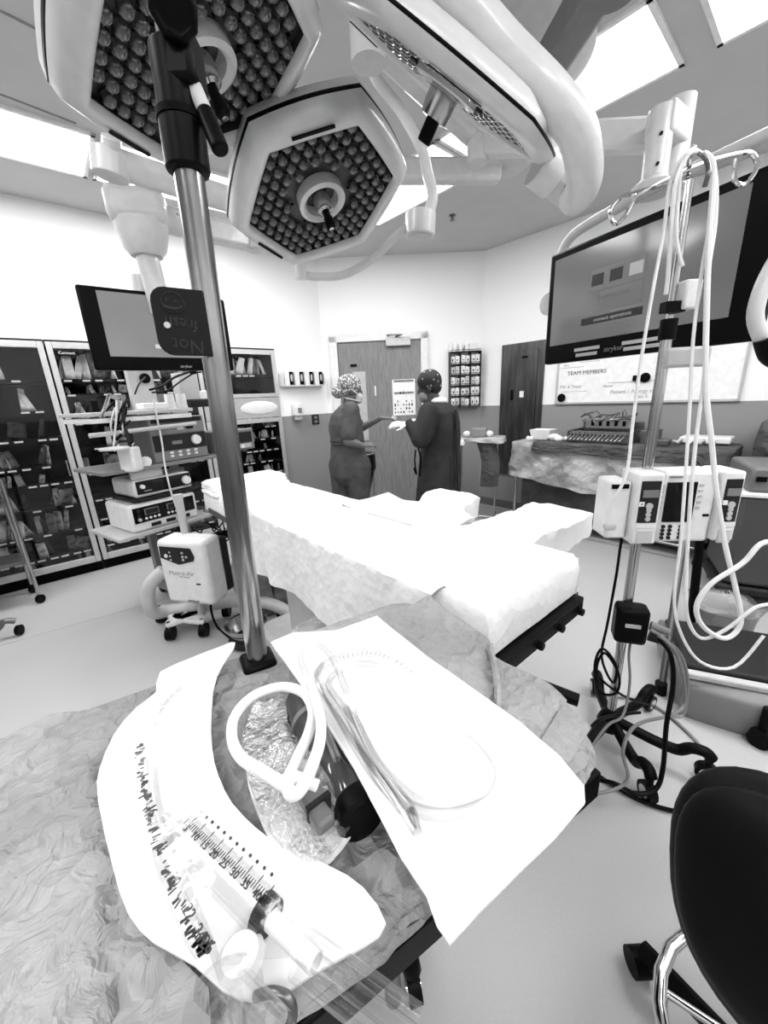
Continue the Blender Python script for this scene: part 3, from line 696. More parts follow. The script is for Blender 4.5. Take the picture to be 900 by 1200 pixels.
# basin, tray, towels on the long table
t = thing('white_basin', 'white plastic basin at the left end of the long instrument table', 'basin', onwall(1.02, -.35, .958))
MB().loft([[MR @ Vector((1.02 + q * .10 * a_, -.35 + q * .08 * b_, z)) for a_, b_ in ((-1, -1), (1, -1), (1, 1), (-1, 1))] for z, q in ((.958, .85), (1.06, 1.1), (1.06, 1.05), (.968, .8))]).build('bowl', PLASTW, t, bevel=.006)
for i, (x, y, r) in enumerate(((1.18, -.42, .045), (1.25, -.48, .035), (.95, -.5, .03), (1.3, -.40, .03))):
    m = MB(); m.sph((0, 0, 0), (r * 1.5, r, r * .8), 12, 8); m.v = [MR @ (p + Vector((x, y, .958 + r * .7)) + Vector((1, 1, 1)) * .012 * nz(p.x * 40, p.y * 40, 1, i)) for p in m.v]
    m.build('gauze_bundle', PLASTW, label='crumpled white gauze on the long table, %s' % ['largest, just right of basin', 'at the front edge', 'left of the basin', 'farthest right of basin'][i], cat='gauze')
t = thing('instrument_tray', 'dark perforated instrument tray with clamps strung along its rim on the long table', 'tray', onwall(1.62, -.33, .958))
TM = MR @ Matrix.Translation((1.62, -.33, .97))
f = MB().box((0, .02, .0), (.55, .36, .012), M=TM)
for y, h_ in ((-.16, .05), (.2, .16)): f.box((0, y, h_ / 2), (.55, .008, h_), M=TM)
for x in (-.275, .275): f.box((x, .02, .05), (.008, .36, .10), M=TM)
f.build('tray_body', DSTEEL, t)
f = MB().box((0, .1, .15), (.42, .05, .1), M=TM)
f.build('tool_rack', mat('rack_steel', .35, .35, .7), t, bevel=.01)
f = MB()
for i in range(5): f.cyl(TM @ Vector((-.14 + i * .07, .068, .13)), TM @ Vector((-.14 + i * .07, .068, .175)), .014, n=8)
f.build('socket_hole', BLACK, t)
random.seed(9)
for i in range(14):
    x = -.24 + i * .036; q = MB(); a = TM @ Vector((x, -.17, .085))
    for s_ in (-1, 1):
        q.tube([a + RU * (.012 * s_ + .013 * math.cos(k * PI / 3)) + Vector((0, 0, .013 * math.sin(k * PI / 3))) for k in range(6)], .0025, 5, 1, True)
        q.tube([a + RU * (.010 * s_), a + RU * (-.004 * s_) - RN * .03 + Vector((0, 0, -.03)), a + RU * (-.006 * s_ - .02) - RN * .06 + Vector((0, 0, -.065))], .003, 5, 0)
    q.build('surgical_clamp', CHROME, label='ring-handled steel clamp hanging over the tray rim, %s' % (ORD(i) + ' from the left' if i < 12 else ['', 'last but one', 'last'][i - 11] + ' toward the right'), cat='clamp', group='clamps on the instrument tray')
f = MB()
for i in range(26):
    a = TM @ Vector((random.uniform(-.22, .26), random.uniform(.02, .2), random.uniform(.17, .24))); e = Vector((random.uniform(-1, 1), random.uniform(-.4, .4), random.uniform(-.35, .35))).normalized() * random.uniform(.08, .17)
    f.tube([a - e * .5, a + Vector((0, 0, .01)), a + e * .5], random.uniform(.004, .009), 5, 2)
f.build('instrument_heap', DSTEEL, label='heap of dark instruments piled on top of the steel tool rack', cat='instruments', kind='stuff')
for i, (x, y, w_, d_, h_) in enumerate(((1.36, -.36, .10, .16, .09), (2.0, -.30, .12, .2, .12), (2.12, -.42, .1, .12, .05))):
    MB().box((x, y, .96 + h_ / 2), (w_, d_, h_), M=MR).build('steel_box', DSTEEL, label='dark steel instrument box %s' % ['left of the tray with clamps', 'right of the tray with clamps', 'low one at the front, right of the tray'][i], cat='box', bevel=.006)
for i, x in enumerate((2.22, 2.30, 2.37, 2.44)):
    a = onwall(x, -.42, .985); MB().tube([a, a + Vector((.03, 0, .03)), a + Vector((.05, .03, 0)), a + Vector((.0, .05, .01))], .012, 7).build('coiled_tubing', PLASTW if i % 2 else PLASTL, label='short pale tubing coil at right end of the long table, %s from left' % ORD(i), cat='tubing', group='tubing coils on the long table')
MB().box((2.38, -.2, 1.0), (.34, .22, .05), M=MR).build('white_tray', PLASTW, label='flat white tray at the right end of the long table near the wall', cat='tray', bevel=.01)
# ================================================================ RING STAND behind the woman, pole stand behind the man
t = thing('ring_stand', 'black-lined ring stand behind the person in scrubs', 'stand', (-.30, 4.55, 0))
c = Vector((-.28, 4.45, 0)); zt = .86
MB().lathe([(.2, 0), (.21, -.02), (.215, -.17), (.20, -.19), (.19, -.15), (.19, -.01)], 20, M=Matrix.Translation(c + Vector((0, 0, zt)))).build('liner', BLACK, t)
MB().tube([c + Vector((.2 * math.cos(k * PI / 8), .2 * math.sin(k * PI / 8), zt)) for k in range(16)], .012, 8, 1, True).build('ring', CHROME, t)
for k in range(4):
    a = k * PI / 2 + .5; MB().cyl(c + Vector((.2 * math.cos(a), .2 * math.sin(a), 0)), c + Vector((.2 * math.cos(a), .2 * math.sin(a), zt - .02)), .012).build('leg', CHROME, t)
def fn(u, v):
    a = -1.3 + 1.6 * u; r = .2 - .13 * v
    return c + Vector((r * math.cos(a), r * math.sin(a), .68 - .5 * v))
MB().grid(fn, 10, 8).build('hanging_bag', BLACK, t)
t = thing('thin_stand', 'thin steel stand just right of the gowned person', 'stand', P(541, 520, y=4.3).xy.to_3d())
c = P(541, 520, y=4.3).xy.to_3d()
MB().cyl(c + Vector((0, 0, .03)), c + Vector((0, 0, .93)), .012).build('pole', CHROME, t)
MB().lathe([(.03, -.03), (.035, 0), (.02, .03)], 10, M=Matrix.Translation(c + Vector((0, 0, .95)))).build('top_clamp', PLASTW, t)
MB().box((0, 0, .018), (.3, .04, .03), M=Matrix.Translation(c)).box((0, 0, .018), (.04, .3, .03), M=Matrix.Translation(c)).build('foot', CHROME, t)
# ================================================================ PEOPLE
def J(px, py, dy=0, y0=3.7): return P(px, py, y=y0 + dy)
def hand(m, wrist, dirv, up, s=1, curl=.3, spread=1):
    # palm, four fingers, thumb; dirv = pointing direction, up = back of the hand
    d = Vector(dirv).normalized(); u = Vector(up); u = (u - d * u.dot(d)).normalized(); sd = d.cross(u)
    pc = wrist + d * .045 * s
    m.cap_(wrist, wrist + d * .07 * s, .026 * s, .034 * s, 10, .5, sd)
    for k, L_ in enumerate((.062, .075, .07, .055)):
        b = wrist + d * .085 * s + sd * (-.03 + .02 * k) * s * spread
        p1 = b + (d - u * curl * .5).normalized() * L_ * .45 * s; p2 = p1 + (d * (1 - curl) - u * curl * 1.4).normalized() * L_ * .35 * s; p3 = p2 + (d * (.7 - curl) - u * (curl * 1.8)).normalized() * L_ * .25 * s
        m.cap_(b - d * .01 * s, p1, .0088 * s, .0084 * s, 8); m.cap_(p1, p2, .0084 * s, .0078 * s, 8); m.cap_(p2, p3, .0078 * s, .0068 * s, 8)
    tb = wrist + d * .03 * s - sd * .026 * s; t1 = tb + (d * .7 - sd * .6 - u * .3).normalized() * .04 * s; t2 = t1 + (d - sd * .1 - u * .4).normalized() * .032 * s
    m.cap_(tb, t1, .012 * s, .0095 * s, 8); m.cap_(t1, t2, .0095 * s, .008 * s, 8)
def head(m, c, face, s=1):
    f = Vector(face).normalized(); sd = f.cross(Vector((0, 0, 1))).normalized(); up = sd.cross(f)
    def e(o, r, n=14, k=10):
        q = MB(); q.sph((0, 0, 0), 1, n, k); R = Matrix((f * r[0], sd * r[1], up * r[2])).transposed()
        m.add([c + f * o[0] * s + sd * o[1] * s + up * o[2] * s + (R @ p) * s for p in q.v], q.f)
    e((-.01, 0, .03), (.098, .076, .10)); e((.035, 0, -.05), (.06, .052, .065)); e((.09, 0, -.012), (.018, .012, .024)); e((.082, 0, -.058), (.012, .024, .01)); e((.078, 0, -.095), (.02, .022, .016))
    for a in (-1, 1): e((-.008, .078 * a, -.005), (.018, .008, .03)); e((.072, .03 * a, .012), (.014, .014, .012)); e((.075, .03 * a, .028), (.012, .02, .005))
    m.cap_(c - up * .06 * s - f * .02 * s, c - up * .17 * s - f * .035 * s, .055 * s, .062 * s, 12)
def ell(c, f, r, o=(0, 0, 0), tilt=0, n=24, k=16, jit=0, cut=None):
    f = Vector(f).normalized(); sd = f.cross(Vector((0, 0, 1))).normalized(); up = sd.cross(f)
    q = MB(); q.sph((0, 0, 0), 1, n, k); vs = []
    for p in q.v:
        g = 1 + jit * nz(p.x * 3, p.y * 3 + p.z * 3, 2, 1); vs.append(c + f * (o[0] + r[0] * p.x * g) + sd * (o[1] + r[1] * p.y * g) + up * (o[2] + r[2] * p.z * g))
    q.v = vs; return q
def body_loft(rings, n=36, fold=.0, seed=0, nf=11):
    # rings: (centre, rx, ry, angle of rx axis)
    out = []
    for i, (c, rx, ry, an) in enumerate(rings):
        r_ = []
        for j in range(n):
            a = 2 * PI * j / n; g = 1 + fold * (i / len(rings)) * math.sin(a * nf + 2 * nz(a, i * .3, 1, seed)) + .05 * nz(math.cos(a) * 2, i * .5 + math.sin(a) * 2, 1.3, seed)
            x = rx * g * math.cos(a); y = ry * g * math.sin(a)
            r_.append(c + Vector((x * math.cos(an) - y * math.sin(an), x * math.sin(an) + y * math.cos(an), 0)))
        out.append(r_)
    return MB().loft(out)
# --- woman in scrubs, seen from behind and the side, facing right
yw = 3.75
Jw = lambda px, py, dy=0: J(px, py, dy, yw)
rt = Jw(408, 520).xy.to_3d()
t = thing('person', 'person in grey short-sleeved scrubs and patterned cap reaching out a small packet', 'person', rt)
hw = Jw(412, 458); fw_ = Vector((1, .25, -.05))
m = MB(); head(m, hw, fw_, 1.0)
m.cap_(Jw(409, 474), Jw(406, 486), .055, .07, 12)
sn = Jw(411, 484, -.14); el = Jw(408, 517, -.22); wr = Jw(424, 522, -.20)
m.cap_(Jw(405, 484), sn, .08, .06, 14); m.cap_(sn, el, .058, .05, 14); m.cap_(el, wr, .05, .03, 14)
hand(m, wr, Vector((1, .25, .05)), Vector((0, -.6, 1)), 1.0, .5)
sf = Jw(408, 485, .16); ef = Jw(421, 503, .2); wf = Jw(446, 490, .12)
m.cap_(Jw(405, 484), sf, .08, .055, 14); m.cap_(sf, ef, .052, .042, 14); m.cap_(ef, wf, .042, .026, 14)
hand(m, wf, Vector((1, -.1, 0)), Vector((0, -.3, 1)), 1.0, .45)
# trunk and legs as one body
m.cap_(Jw(405, 486), Jw(406, 540), .10, .12, 18, .9, Vector((1, .2, 0)))
hz = Jw(406, 545).z
lk, ln2 = Jw(396, 600), Jw(418, 605)
fl = [Vector((rt.x - .10, yw + .06, .06)), Vector((rt.x + .07, yw - .05, .06))]
for hx, k_, ft in ((-.06, Vector((rt.x - .09, yw + .06, .5)), fl[0]), (.06, Vector((rt.x + .06, yw - .05, .5)), fl[1])):
    m.cap_(Vector((rt.x + hx, k_.y, .9)), k_, .1, .065, 14); m.cap_(k_, ft + Vector((0, 0, .03)), .06, .04, 14); m.cap_(ft + Vector((-.03, 0, -.01)), ft + Vector((.15, .03, -.02)), .045, .035, 12)
body = m.build('body', SKIN, t, remesh=.009, smooth=1.2)
zz = lambda px, py: Jw(406, py).z
def cx_w(px, z): return Vector((Jw(px, 500).x, yw, z))
tp = body_loft([(cx_w(408, zz(0, 477)) , .07, .075, .2), (cx_w(407, zz(0, 480)), .10, .15, .2), (cx_w(406, zz(0, 486)), .135, .20, .2), (cx_w(405, zz(0, 496)), .155, .205, .2), (cx_w(405, zz(0, 504)), .16, .185, .2), (cx_w(406, zz(0, 511)), .16, .17, .2), (cx_w(406, zz(0, 517)), .165, .172, .2), (cx_w(406, zz(0, 518)), .12, .13, .2)], fold=.03, seed=1)
for a_, b_ in ((sn, el), (sf, ef)):
    e_ = a_ + (b_ - a_) * .78; tp.cap_(a_ + (a_ - e_) * .12, e_, .082, .078, 16)
tp.build('scrub_top', SCRUB, t, remesh=.010, smooth=1.2)
lg = body_loft([(cx_w(406, zz(0, 513)), .145, .15, .2), (cx_w(406, zz(0, 524)), .165, .172, .2), (cx_w(406, zz(0, 543)), .178, .188, .2), (cx_w(406, zz(0, 556)), .168, .178, .2), (cx_w(407, zz(0, 566)), .13, .14, .2)], seed=2)
for hx, k_, ft in ((-.075, Vector((rt.x - .10, yw + .06, .5)), fl[0]), (.075, Vector((rt.x + .08, yw - .05, .5)), fl[1])):
    lg.cap_(Vector((rt.x + hx, k_.y, .85)), k_, .138, .098, 16); lg.cap_(k_, ft + Vector((0, 0, .06)), .095, .08, 16)
lg.build('scrub_trousers', SCRUB, t, remesh=.010, smooth=1.2)
MB().tube([cx_w(406, zz(0, 518)) + Vector((.162 * math.cos(k * PI / 8) , .175 * math.sin(k * PI / 8), 0)) for k in range(16)], .008, 6, 1, True).build('waistband', mat('scrub_band', .06, .8), t)
cap = ell(hw, fw_, (.112, .094, .098), (-.022, 0, .052), jit=.06); q = ell(hw, fw_, (.062, .06, .056), (-.125, .0, -.012), jit=.15); cap.add(q.v, q.f)
q = ell(hw, fw_, (.06, .082, .05), (-.05, 0, .0)); cap.add(q.v, q.f)
cap.build('patterned_cap', PRINTC, t, smooth=1.2, remesh=.007)
f = fw_.normalized(); sdw = f.cross(Vector((0, 0, 1))).normalized()
q = ell(hw, fw_, (.045, .062, .055), (.056, 0, -.062)); q.build('face_mask', PLASTL, t, smooth=1.2)
MB().tube([hw + f * .07 - sdw * -.05 + Vector((0, 0, -.05)), hw + sdw * .085 + Vector((0, 0, .0)), hw - f * .08 + sdw * .06 + Vector((0, 0, .06))], .004, 6).tube([hw + f * .07 + sdw * .05 + Vector((0, 0, -.09)), hw + sdw * .075 + Vector((0, 0, -.08)), hw - f * .08 + sdw * .04 + Vector((0, 0, -.06))], .004, 6).build('mask_tie', PLASTW, t)
for ft in fl: 
    mm = MB().cap_(ft + Vector((-.05, -.01, -.015)), ft + Vector((.16, .03, -.02)), .048, .04, 14); mm.build('shoe', DGREY, t)
a = wf + Vector((.13, -.015, -.005)); MB().box((0, 0, 0), (.05, .012, .035), M=Matrix.Translation(a) @ Matrix.Rotation(.3, 4, 'Y')).build('small_packet', PLASTW, label='small white packet passed from bare hand to gloved hand', cat='packet', bevel=.004)
# --- gowned person facing left, back toward the camera
ym = 3.6
Jm = lambda px, py, dy=0: J(px, py, dy, ym)
rt = Jm(514, 540).xy.to_3d()
t = thing('person', 'person in a long dark surgical gown, dotted cap and white gloves', 'person', rt)
hm = Jm(502, 455); fm = Vector((-1, .12, -.22))
m = MB(); head(m, hm, fm, 1.0)
m.cap_(Jm(505, 470), Jm(511, 480), .06, .08, 12)
sn = Jm(503, 483, -.15); el = Jm(493, 514, -.20); wr = Jm(480, 497, -.12)
m.cap_(Jm(512, 482), sn, .08, .06, 14); m.cap_(sn, el, .055, .045, 14); m.cap_(el, wr, .045, .03, 14)
sf = Jm(512, 481, .18); ef = Jm(494, 512, .22); wf2 = Jm(481, 496, .1)
m.cap_(Jm(512, 482), sf, .08, .06, 14); m.cap_(sf, ef, .055, .045, 14); m.cap_(ef, wf2, .045, .03, 14)
m.cap_(Jm(514, 487), Jm(515, 545), .13, .14, 18, .8, Vector((.2, 1, 0)))
fl = [Vector((rt.x - .09, ym + .08, .06)), Vector((rt.x + .10, ym - .04, .06))]
for hx, ft in ((-.07, fl[0]), (.08, fl[1])):
    k_ = Vector((rt.x + hx, ft.y, .5)); m.cap_(Vector((rt.x + hx, ft.y, .9)), k_, .1, .065, 14); m.cap_(k_, ft + Vector((0, 0, .03)), .06, .04, 14); m.cap_(ft, ft + Vector((-.16, .02, -.02)), .045, .035, 12)
m.build('body', SKIN_D, t, remesh=.009, smooth=1.2)
zm = lambda py: Jm(514, py).z
def cxm(px, py): return Vector((Jm(px, 520).x, ym, zm(py)))
g = body_loft([(cxm(512, 471), .075, .085, .0), (cxm(514, 475), .12, .16, .0), (cxm(516, 482), .15, .215, .0), (cxm(517, 496), .165, .225, 0), (cxm(517, 512), .172, .215, 0), (cxm(516, 528), .182, .21, 0), (cxm(515, 545), .195, .215, 0), (cxm(514, 565), .205, .23, 0), (cxm(513, 590), .215, .25, 0), (cxm(512, 625), .225, .26, 0), (cxm(512, 655), .23, .27, 0), (cxm(512, 658), .15, .17, 0)], n=48, fold=.05, seed=5, nf=9)
for a_, b_, c_ in ((sn, el, wr), (sf, ef, wf2)):
    g.cap_(a_, b_, .092, .088, 16); g.cap_(b_, c_ + (c_ - b_) * -.05, .085, .052, 16)
gw = g.build('surgical_gown', GOWN, t, remesh=.011, smooth=1.2)
# open back flap edge and dark gap, waist tie
def fn(u, v):
    z = zm(480) + (zm(640) - zm(480)) * v; wd = .012 + .07 * max(0, v - .35)
    return Vector((rt.x + .115 + .03 * v + wd * u, ym - .185 - .045 * v - .03 * math.sin(u * PI) , z))
MB().grid(fn, 6, 30, 0).build('back_flap', GOWN, t, smooth=1.2)
def fn(u, v):
    z = zm(533) + (zm(640) - zm(533)) * v
    return Vector((rt.x + .075 + .02 * v + (.01 + .075 * v) * (u - .5), ym - .212 - .05 * v, z))
MB().grid(fn, 4, 12, 0).build('inner_scrubs', mat('dark_scrubs', .012, .9), t)
MB().tube([Jm(487, 527, -.12), Jm(486, 540, -.16), Jm(488, 556, -.16), Jm(485, 548, -.15)], .007, 6).tube([Jm(490, 525, -.12), Jm(493, 538, -.18), Jm(492, 558, -.18)], .008, 6).build('waist_tie', BLACKM, t)
cap = ell(hm, fm, (.11, .095, .105), (-.022, 0, .052), jit=.04); q = ell(hm, fm, (.07, .085, .07), (-.05, 0, -.0)); cap.add(q.v, q.f)
cap.build('dotted_cap', DOTC, t, smooth=1.2, remesh=.007)
f = fm.normalized(); sd = f.cross(Vector((0, 0, 1))).normalized()
ell(hm, fm, (.045, .062, .055), (.056, 0, -.062)).build('face_mask', PLASTG, t, smooth=1.2)
MB().tube([hm + f * .085 - sd * -.03 + Vector((0, 0, -.03)), hm + sd * .088 + Vector((0, 0, .03)), hm - f * .03 + sd * .09 + Vector((0, 0, -.02)), hm - f * .05 + sd * .05 + Vector((0, 0, -.09))], .0045, 6).build('mask_tie', PLASTW, t)
q = ell(Jm(512, 470), (-1, .1, 0), (.085, .10, .04), (-.01, 0, 0), jit=.1); q.build('white_collar', PLASTW, t, smooth=1.2)
gl = MB(); hand(gl, wr + Vector((-.01, 0, 0)), Vector((-1, .05, .06)), Vector((0, -.5, 1)), 1.15, .3); gl.cap_(wr + Vector((.03, 0, 0)), wr, .046, .038, 12)
gl.build('glove', PLASTW, t, smooth=1.2, remesh=.006)
gl = MB(); hand(gl, wf2 + Vector((-.01, 0, 0)), Vector((-1, -.15, .03)), Vector((0, -.3, 1)), 1.1, .35); gl.cap_(wf2 + Vector((.03, 0, 0)), wf2, .044, .036, 12)
gl.build('glove', PLASTW, t, smooth=1.2, remesh=.006)
for ft in fl: MB().cap_(ft + Vector((.05, 0, -.015)), ft + Vector((-.17, .02, -.02)), .048, .04, 14).build('shoe', DGREY, t)
# ================================================================ EQUIPMENT TOWER
az = math.radians(35); TU = Vector((math.sin(az), math.cos(az), 0)); TN = Vector((-TU.y, TU.x, 0))
T0 = Vector((-1.70, 2.46, 0)); MT = wallM(T0, TU, TN)
def th(px, py, off=0): return hit(MT, px, py, off)
xl, z_low = th(150, 627); xr, _ = th(232, 606)
t = thing('equipment_tower', 'wheeled grey equipment tower stacked with devices in front of the glass cabinets', 'trolley', T0 + TU * .25 + TN * .25)
TW = (-.08, .58)
f = MB()
for x in (.30, TW[1]): f.box((x, .40, .82), (.05, .06, 1.5), M=MT)
f.build('upright', PLASTG, t)
shz = {}
for nm, pt in (('low', (190, 617)), ('mid', (200, 541)), ('top', (200, 479))):
    _, z = th(*pt); shz[nm] = z
    x1_ = TW[1] + (.15 if nm == 'mid' else 0)
    MB().box(((TW[0] + x1_) / 2, .2, z - .012), (x1_ - TW[0], .46, .024), M=MT).build('shelf', PLASTL if nm != 'mid' else PLASTG, t, bevel=.004)
MB().box(((TW[0] + TW[1]) / 2, .2, shz['top'] - .05), (TW[1] - TW[0] - .02, .44, .03), M=MT).build('drawer_front', PLASTW, t, bevel=.004)
MB().cyl(MT @ Vector((TW[0] - .02, -.05, shz['top'] - .13)), MT @ Vector((TW[1], -.03, shz['top'] - .11)), .014).build('front_handle', PLASTL, t)
MB().box((.46, .22, .1), (.40, .46, .1), M=MT).build('base', PLASTG, t, bevel=.02)
for x in (.3, .62):
    for y in (.04, .42): MB().cyl(MT @ Vector((x - .015, y, .04)), MT @ Vector((x + .015, y, .04)), .04).build('caster', BLACK, t)
def device(name, lab, cat, px0, px1, top, bot, dep, m, face=None, bevel=.008, z0=None, off=0):
    # front rectangle read off the tower's front plane
    xa, _ = th(px0, (top[0] + bot[0]) / 2, off); xb, _ = th(px1, (top[1] + bot[1]) / 2, off)
    _, zt_ = th((px0 + px1) / 2, (top[0] + top[1]) / 2, off); _, zb_ = th((px0 + px1) / 2, (bot[0] + bot[1]) / 2, off)
    if z0 is not None: zb_ = z0
    t = thing(name, lab, cat, MT @ Vector(((xa + xb) / 2, off + dep / 2, zb_)), 0)
    MB().box(((xa + xb) / 2, off + dep / 2, (zt_ + zb_) / 2), (xb - xa, dep, zt_ - zb_), M=MT).build('housing', m, t, bevel=bevel)
    return t, xa, xb, zb_, zt_
def fbox(t, name, x, z, w_, h_, m, off=0, d=.006, bevel=0): return MB().box((x, off - d / 2, z), (w_, d, h_), M=MT).build(name, m, t, bevel=bevel)
def fdial(t, name, x, z, r, m, off=0, d=.02): return MB().cyl(MT @ Vector((x, off, z)), MT @ Vector((x, off - d, z)), r, r * .9, 20).build(name, m, t)
# electrosurgical style box, two tiers
t, xa, xb, zb_, zt_ = device('surgical_generator', 'grey two-tier device with a round dial on the middle shelf of the tower', 'device', 177, 241, (489, 487), (540, 533), .36, PLASTG, z0=shz['mid'] + .001)
w_ = xb - xa; h_ = zt_ - zb_
fbox(t, 'top_bezel', (xa + xb) / 2, zb_ + h_ * .93, w_ * .9, h_ * .1, DGREY)
fbox(t, 'upper_panel', (xa + xb) / 2, zb_ + h_ * .75, w_ * .96, h_ * .22, mat('panel_grey', .22, .4))
fbox(t, 'display', xa + w_ * .52, zb_ + h_ * .74, w_ * .12, h_ * .07, PLASTW, -.006); fbox(t, 'display', xa + w_ * .7, zb_ + h_ * .76, w_ * .13, h_ * .1, GLOSSB, -.006)
fbox(t, 'lower_panel', (xa + xb) / 2, zb_ + h_ * .43, w_ * .96, h_ * .36, DGREY)
fbox(t, 'display', xa + w_ * .42, zb_ + h_ * .42, w_ * .18, h_ * .08, PLASTG, -.006)
fdial(t, 'round_dial', xa + w_ * .78, zb_ + h_ * .44, h_ * .12, PLASTW, -.006)
for k in range(8): fbox(t, 'button', xa + w_ * (.3 + k % 4 * .15), zb_ + h_ * (.2 if k < 4 else .12), w_ * .06, h_ * .05, PLASTW, 0)
# second unit partly hidden by the pole
t, xa, xb, zb_, zt_ = device('insufflator', 'boxy grey device right of the thick pole on the tower shelf', 'device', 252, 298, (506, 502), (538, 531), .3, PLASTG, z0=shz['mid'] + .001)
w_ = xb - xa; h_ = zt_ - zb_
fbox(t, 'display', (xa + xb) / 2, zb_ + h_ * .62, w_ * .86, h_ * .5, DGREY); fbox(t, 'panel', (xa + xb) / 2, zb_ + h_ * .2, w_ * .8, h_ * .2, PLASTL)
fbox(t, 'button', (xa + xb) / 2 + .06, zb_ + h_ * .2, .03, .03, WHITE, -.006)
# glossy camera unit
t, xa, xb, zb_, zt_ = device('camera_control_unit', 'glossy black-fronted unit with white rim and dial below the middle shelf', 'device', 157, 225, (562, 553), (583, 573), .34, PLASTW, bevel=.02)
w_ = xb - xa; h_ = zt_ - zb_
fbox(t, 'black_front', (xa + xb) / 2, zb_ + h_ * .56, w_ * .94, h_ * .74, GLOSSB, bevel=.003)
fdial(t, 'white_dial', xa + w_ * .88, zb_ + h_ * .52, h_ * .26, PLASTW, -.006); fdial(t, 'small_dial', xa + w_ * .12, zb_ + h_ * .62, h_ * .12, PLASTW, -.006)
fbox(t, 'logo_plate', xa + w_ * .2, zb_ + h_ * .35, w_ * .12, h_ * .06, PLASTG, -.006)
MB().box(((xa + xb) / 2, .17, zb_ - .012), (w_ + .04, .36, .016), M=MT).build('hanging_bracket', DGREY, t)
# pump with two displays
t, xa, xb, zb_, zt_ = device('irrigation_pump', 'wide white pump with two small displays on the lowest visible tower shelf', 'device', 152, 231, (592, 576), (624, 606), .36, PLASTW, bevel=.02, z0=shz['low'] + .001)
w_ = xb - xa; h_ = zt_ - zb_
fbox(t, 'black_front', (xa + xb) / 2, zb_ + h_ * .6, w_ * .9, h_ * .55, GLOSSB, bevel=.004)
for k in (.3, .62):
    fbox(t, 'display', xa + w_ * k, zb_ + h_ * .68, w_ * .2, h_ * .22, PLASTG, -.006); fbox(t, 'screen', xa + w_ * k, zb_ + h_ * .68, w_ * .17, h_ * .17, DGREY, -.012)
    for j in range(4): fdial(t, 'button', xa + w_ * (k - .09 + j * .06), zb_ + h_ * .45, .009, PLASTW, -.006, .006)
for j in range(3): fdial(t, 'knob', xa + w_ * .12, zb_ + h_ * (.45 + .15 * j), .012, PLASTL if j == 0 else DGREY, -.006, .012)
for j, q in enumerate((.33, .55, .78)):
    fbox(t, 'socket_plate', xa + w_ * q, zb_ + h_ * .17, w_ * .14, h_ * .13, DGREY, 0, .008, .003)
fbox(t, 'red_switch', xa + w_ * .86, zb_ + h_ * .5, w_ * .05, h_ * .2, DGREY, -.006)
# things on the top shelf
zt0 = shz['top'] + .001
for i, (px, py) in enumerate(((199, 470), (213, 471))):
    x, _ = th(px, py, .1)
    t = thing('paper_cup', 'white upside-down paper cup on the tower top, %s one' % ['left', 'right'][i], 'cup', MT @ Vector((x, .1, zt0)))
    MB().lathe([(.036, 0), (.030, .10), (.028, .10)], 16, M=MT @ Matrix.Translation((x, .1, zt0))).build('cup_wall', PLASTW, t); MB().lathe([(.039, 0), (.039, .006), (.036, .006)], 16, M=MT @ Matrix.Translation((x, .1, zt0))).build('rim', PLASTW, t)
x, _ = th(178, 468, .08); MB().box((x, .1, zt0 + .022), (.16, .12, .044), M=MT).build('camera_box', PLASTW, label='white flat camera head box on the left of the tower top with a cable', cat='box', bevel=.008)
x, _ = th(231, 468, .15); MB().box((x, .16, zt0 + .03), (.2, .2, .06), M=MT).build('dark_case', DGREY, label='dark low case on the right of the tower top beside the cups', cat='case', bevel=.012)
x, _ = th(218, 452, .3); MB().box((x + .02, .34, zt0 + .13), (.16, .1, .26), M=MT).build('white_carton', PLASTL, label='pale upright box at the back of the tower top', cat='box', bevel=.006)
x, _ = th(238, 468, .1); MB().box((x + .08, .12, zt0 + .06), (.1, .12, .12), M=MT).build('printer_box', PLASTW, label='small white box on the tower top close to the thick pole', cat='box', bevel=.006)
# monitor pole and hub behind tower top
x, z = th(170, 452, .3)
t = thing('monitor_bracket', 'grey vertical bracket with black cable clips rising from the tower to the screen', 'bracket', MT @ Vector((x, .35, zt0)))
MB().box((x, .36, zt0 + .14), (.17, .05, .28), M=MT).build('plate', PLASTL, t); MB().cyl(MT @ Vector((x + .02, .33, zt0 + .22)), MT @ Vector((x + .02, .31, zt0 + .22)), .035).build('cable_eye', BLACK, t)
x, z = th(134, 455, .1)
# cables
def cable(name, pts, r, m, lab, cat='cable', k=4): return MB().tube(pts, r, 7, k).build(name, m, label=lab, cat=cat)
def tpt(px, py, off=0): x, z = th(px, py, off); return MT @ Vector((x, off, z))
cable('white_cable', [tpt(180, 468, -.02), tpt(184, 490, -.03), tpt(190, 520, -.03), tpt(193, 545, -.03), tpt(200, 575, -.03), tpt(208, 598, -.03), tpt(214, 612, -.03)], .006, PLASTW, 'long white cord hanging down the front of the tower')
cable('black_cable', [tpt(175, 457, .05), tpt(190, 452, .05), tpt(205, 442, .08), tpt(222, 436, .1)], .008, BLACK, 'thick black cable looping over the tower top to the screen')
cable('black_cable', [tpt(178, 460, .03), tpt(196, 458, .03), tpt(210, 448, .05), tpt(226, 438, .1), tpt(236, 436, .1)], .006, BLACK, 'thin black cable under the thick one on the tower top')
cable('black_cable', [tpt(158, 462, .05), tpt(163, 450, .08), tpt(170, 442, .25)], .005, BLACK, 'short black cable left of the camera box')
x, z = th(226, 436, .1); MB().box((x, .1, z), (.035, .03, .03), M=MT).build('cable_plug', BLACK, label='black plug on the end of the cable below the screen', cat='plug')
random.seed(4)
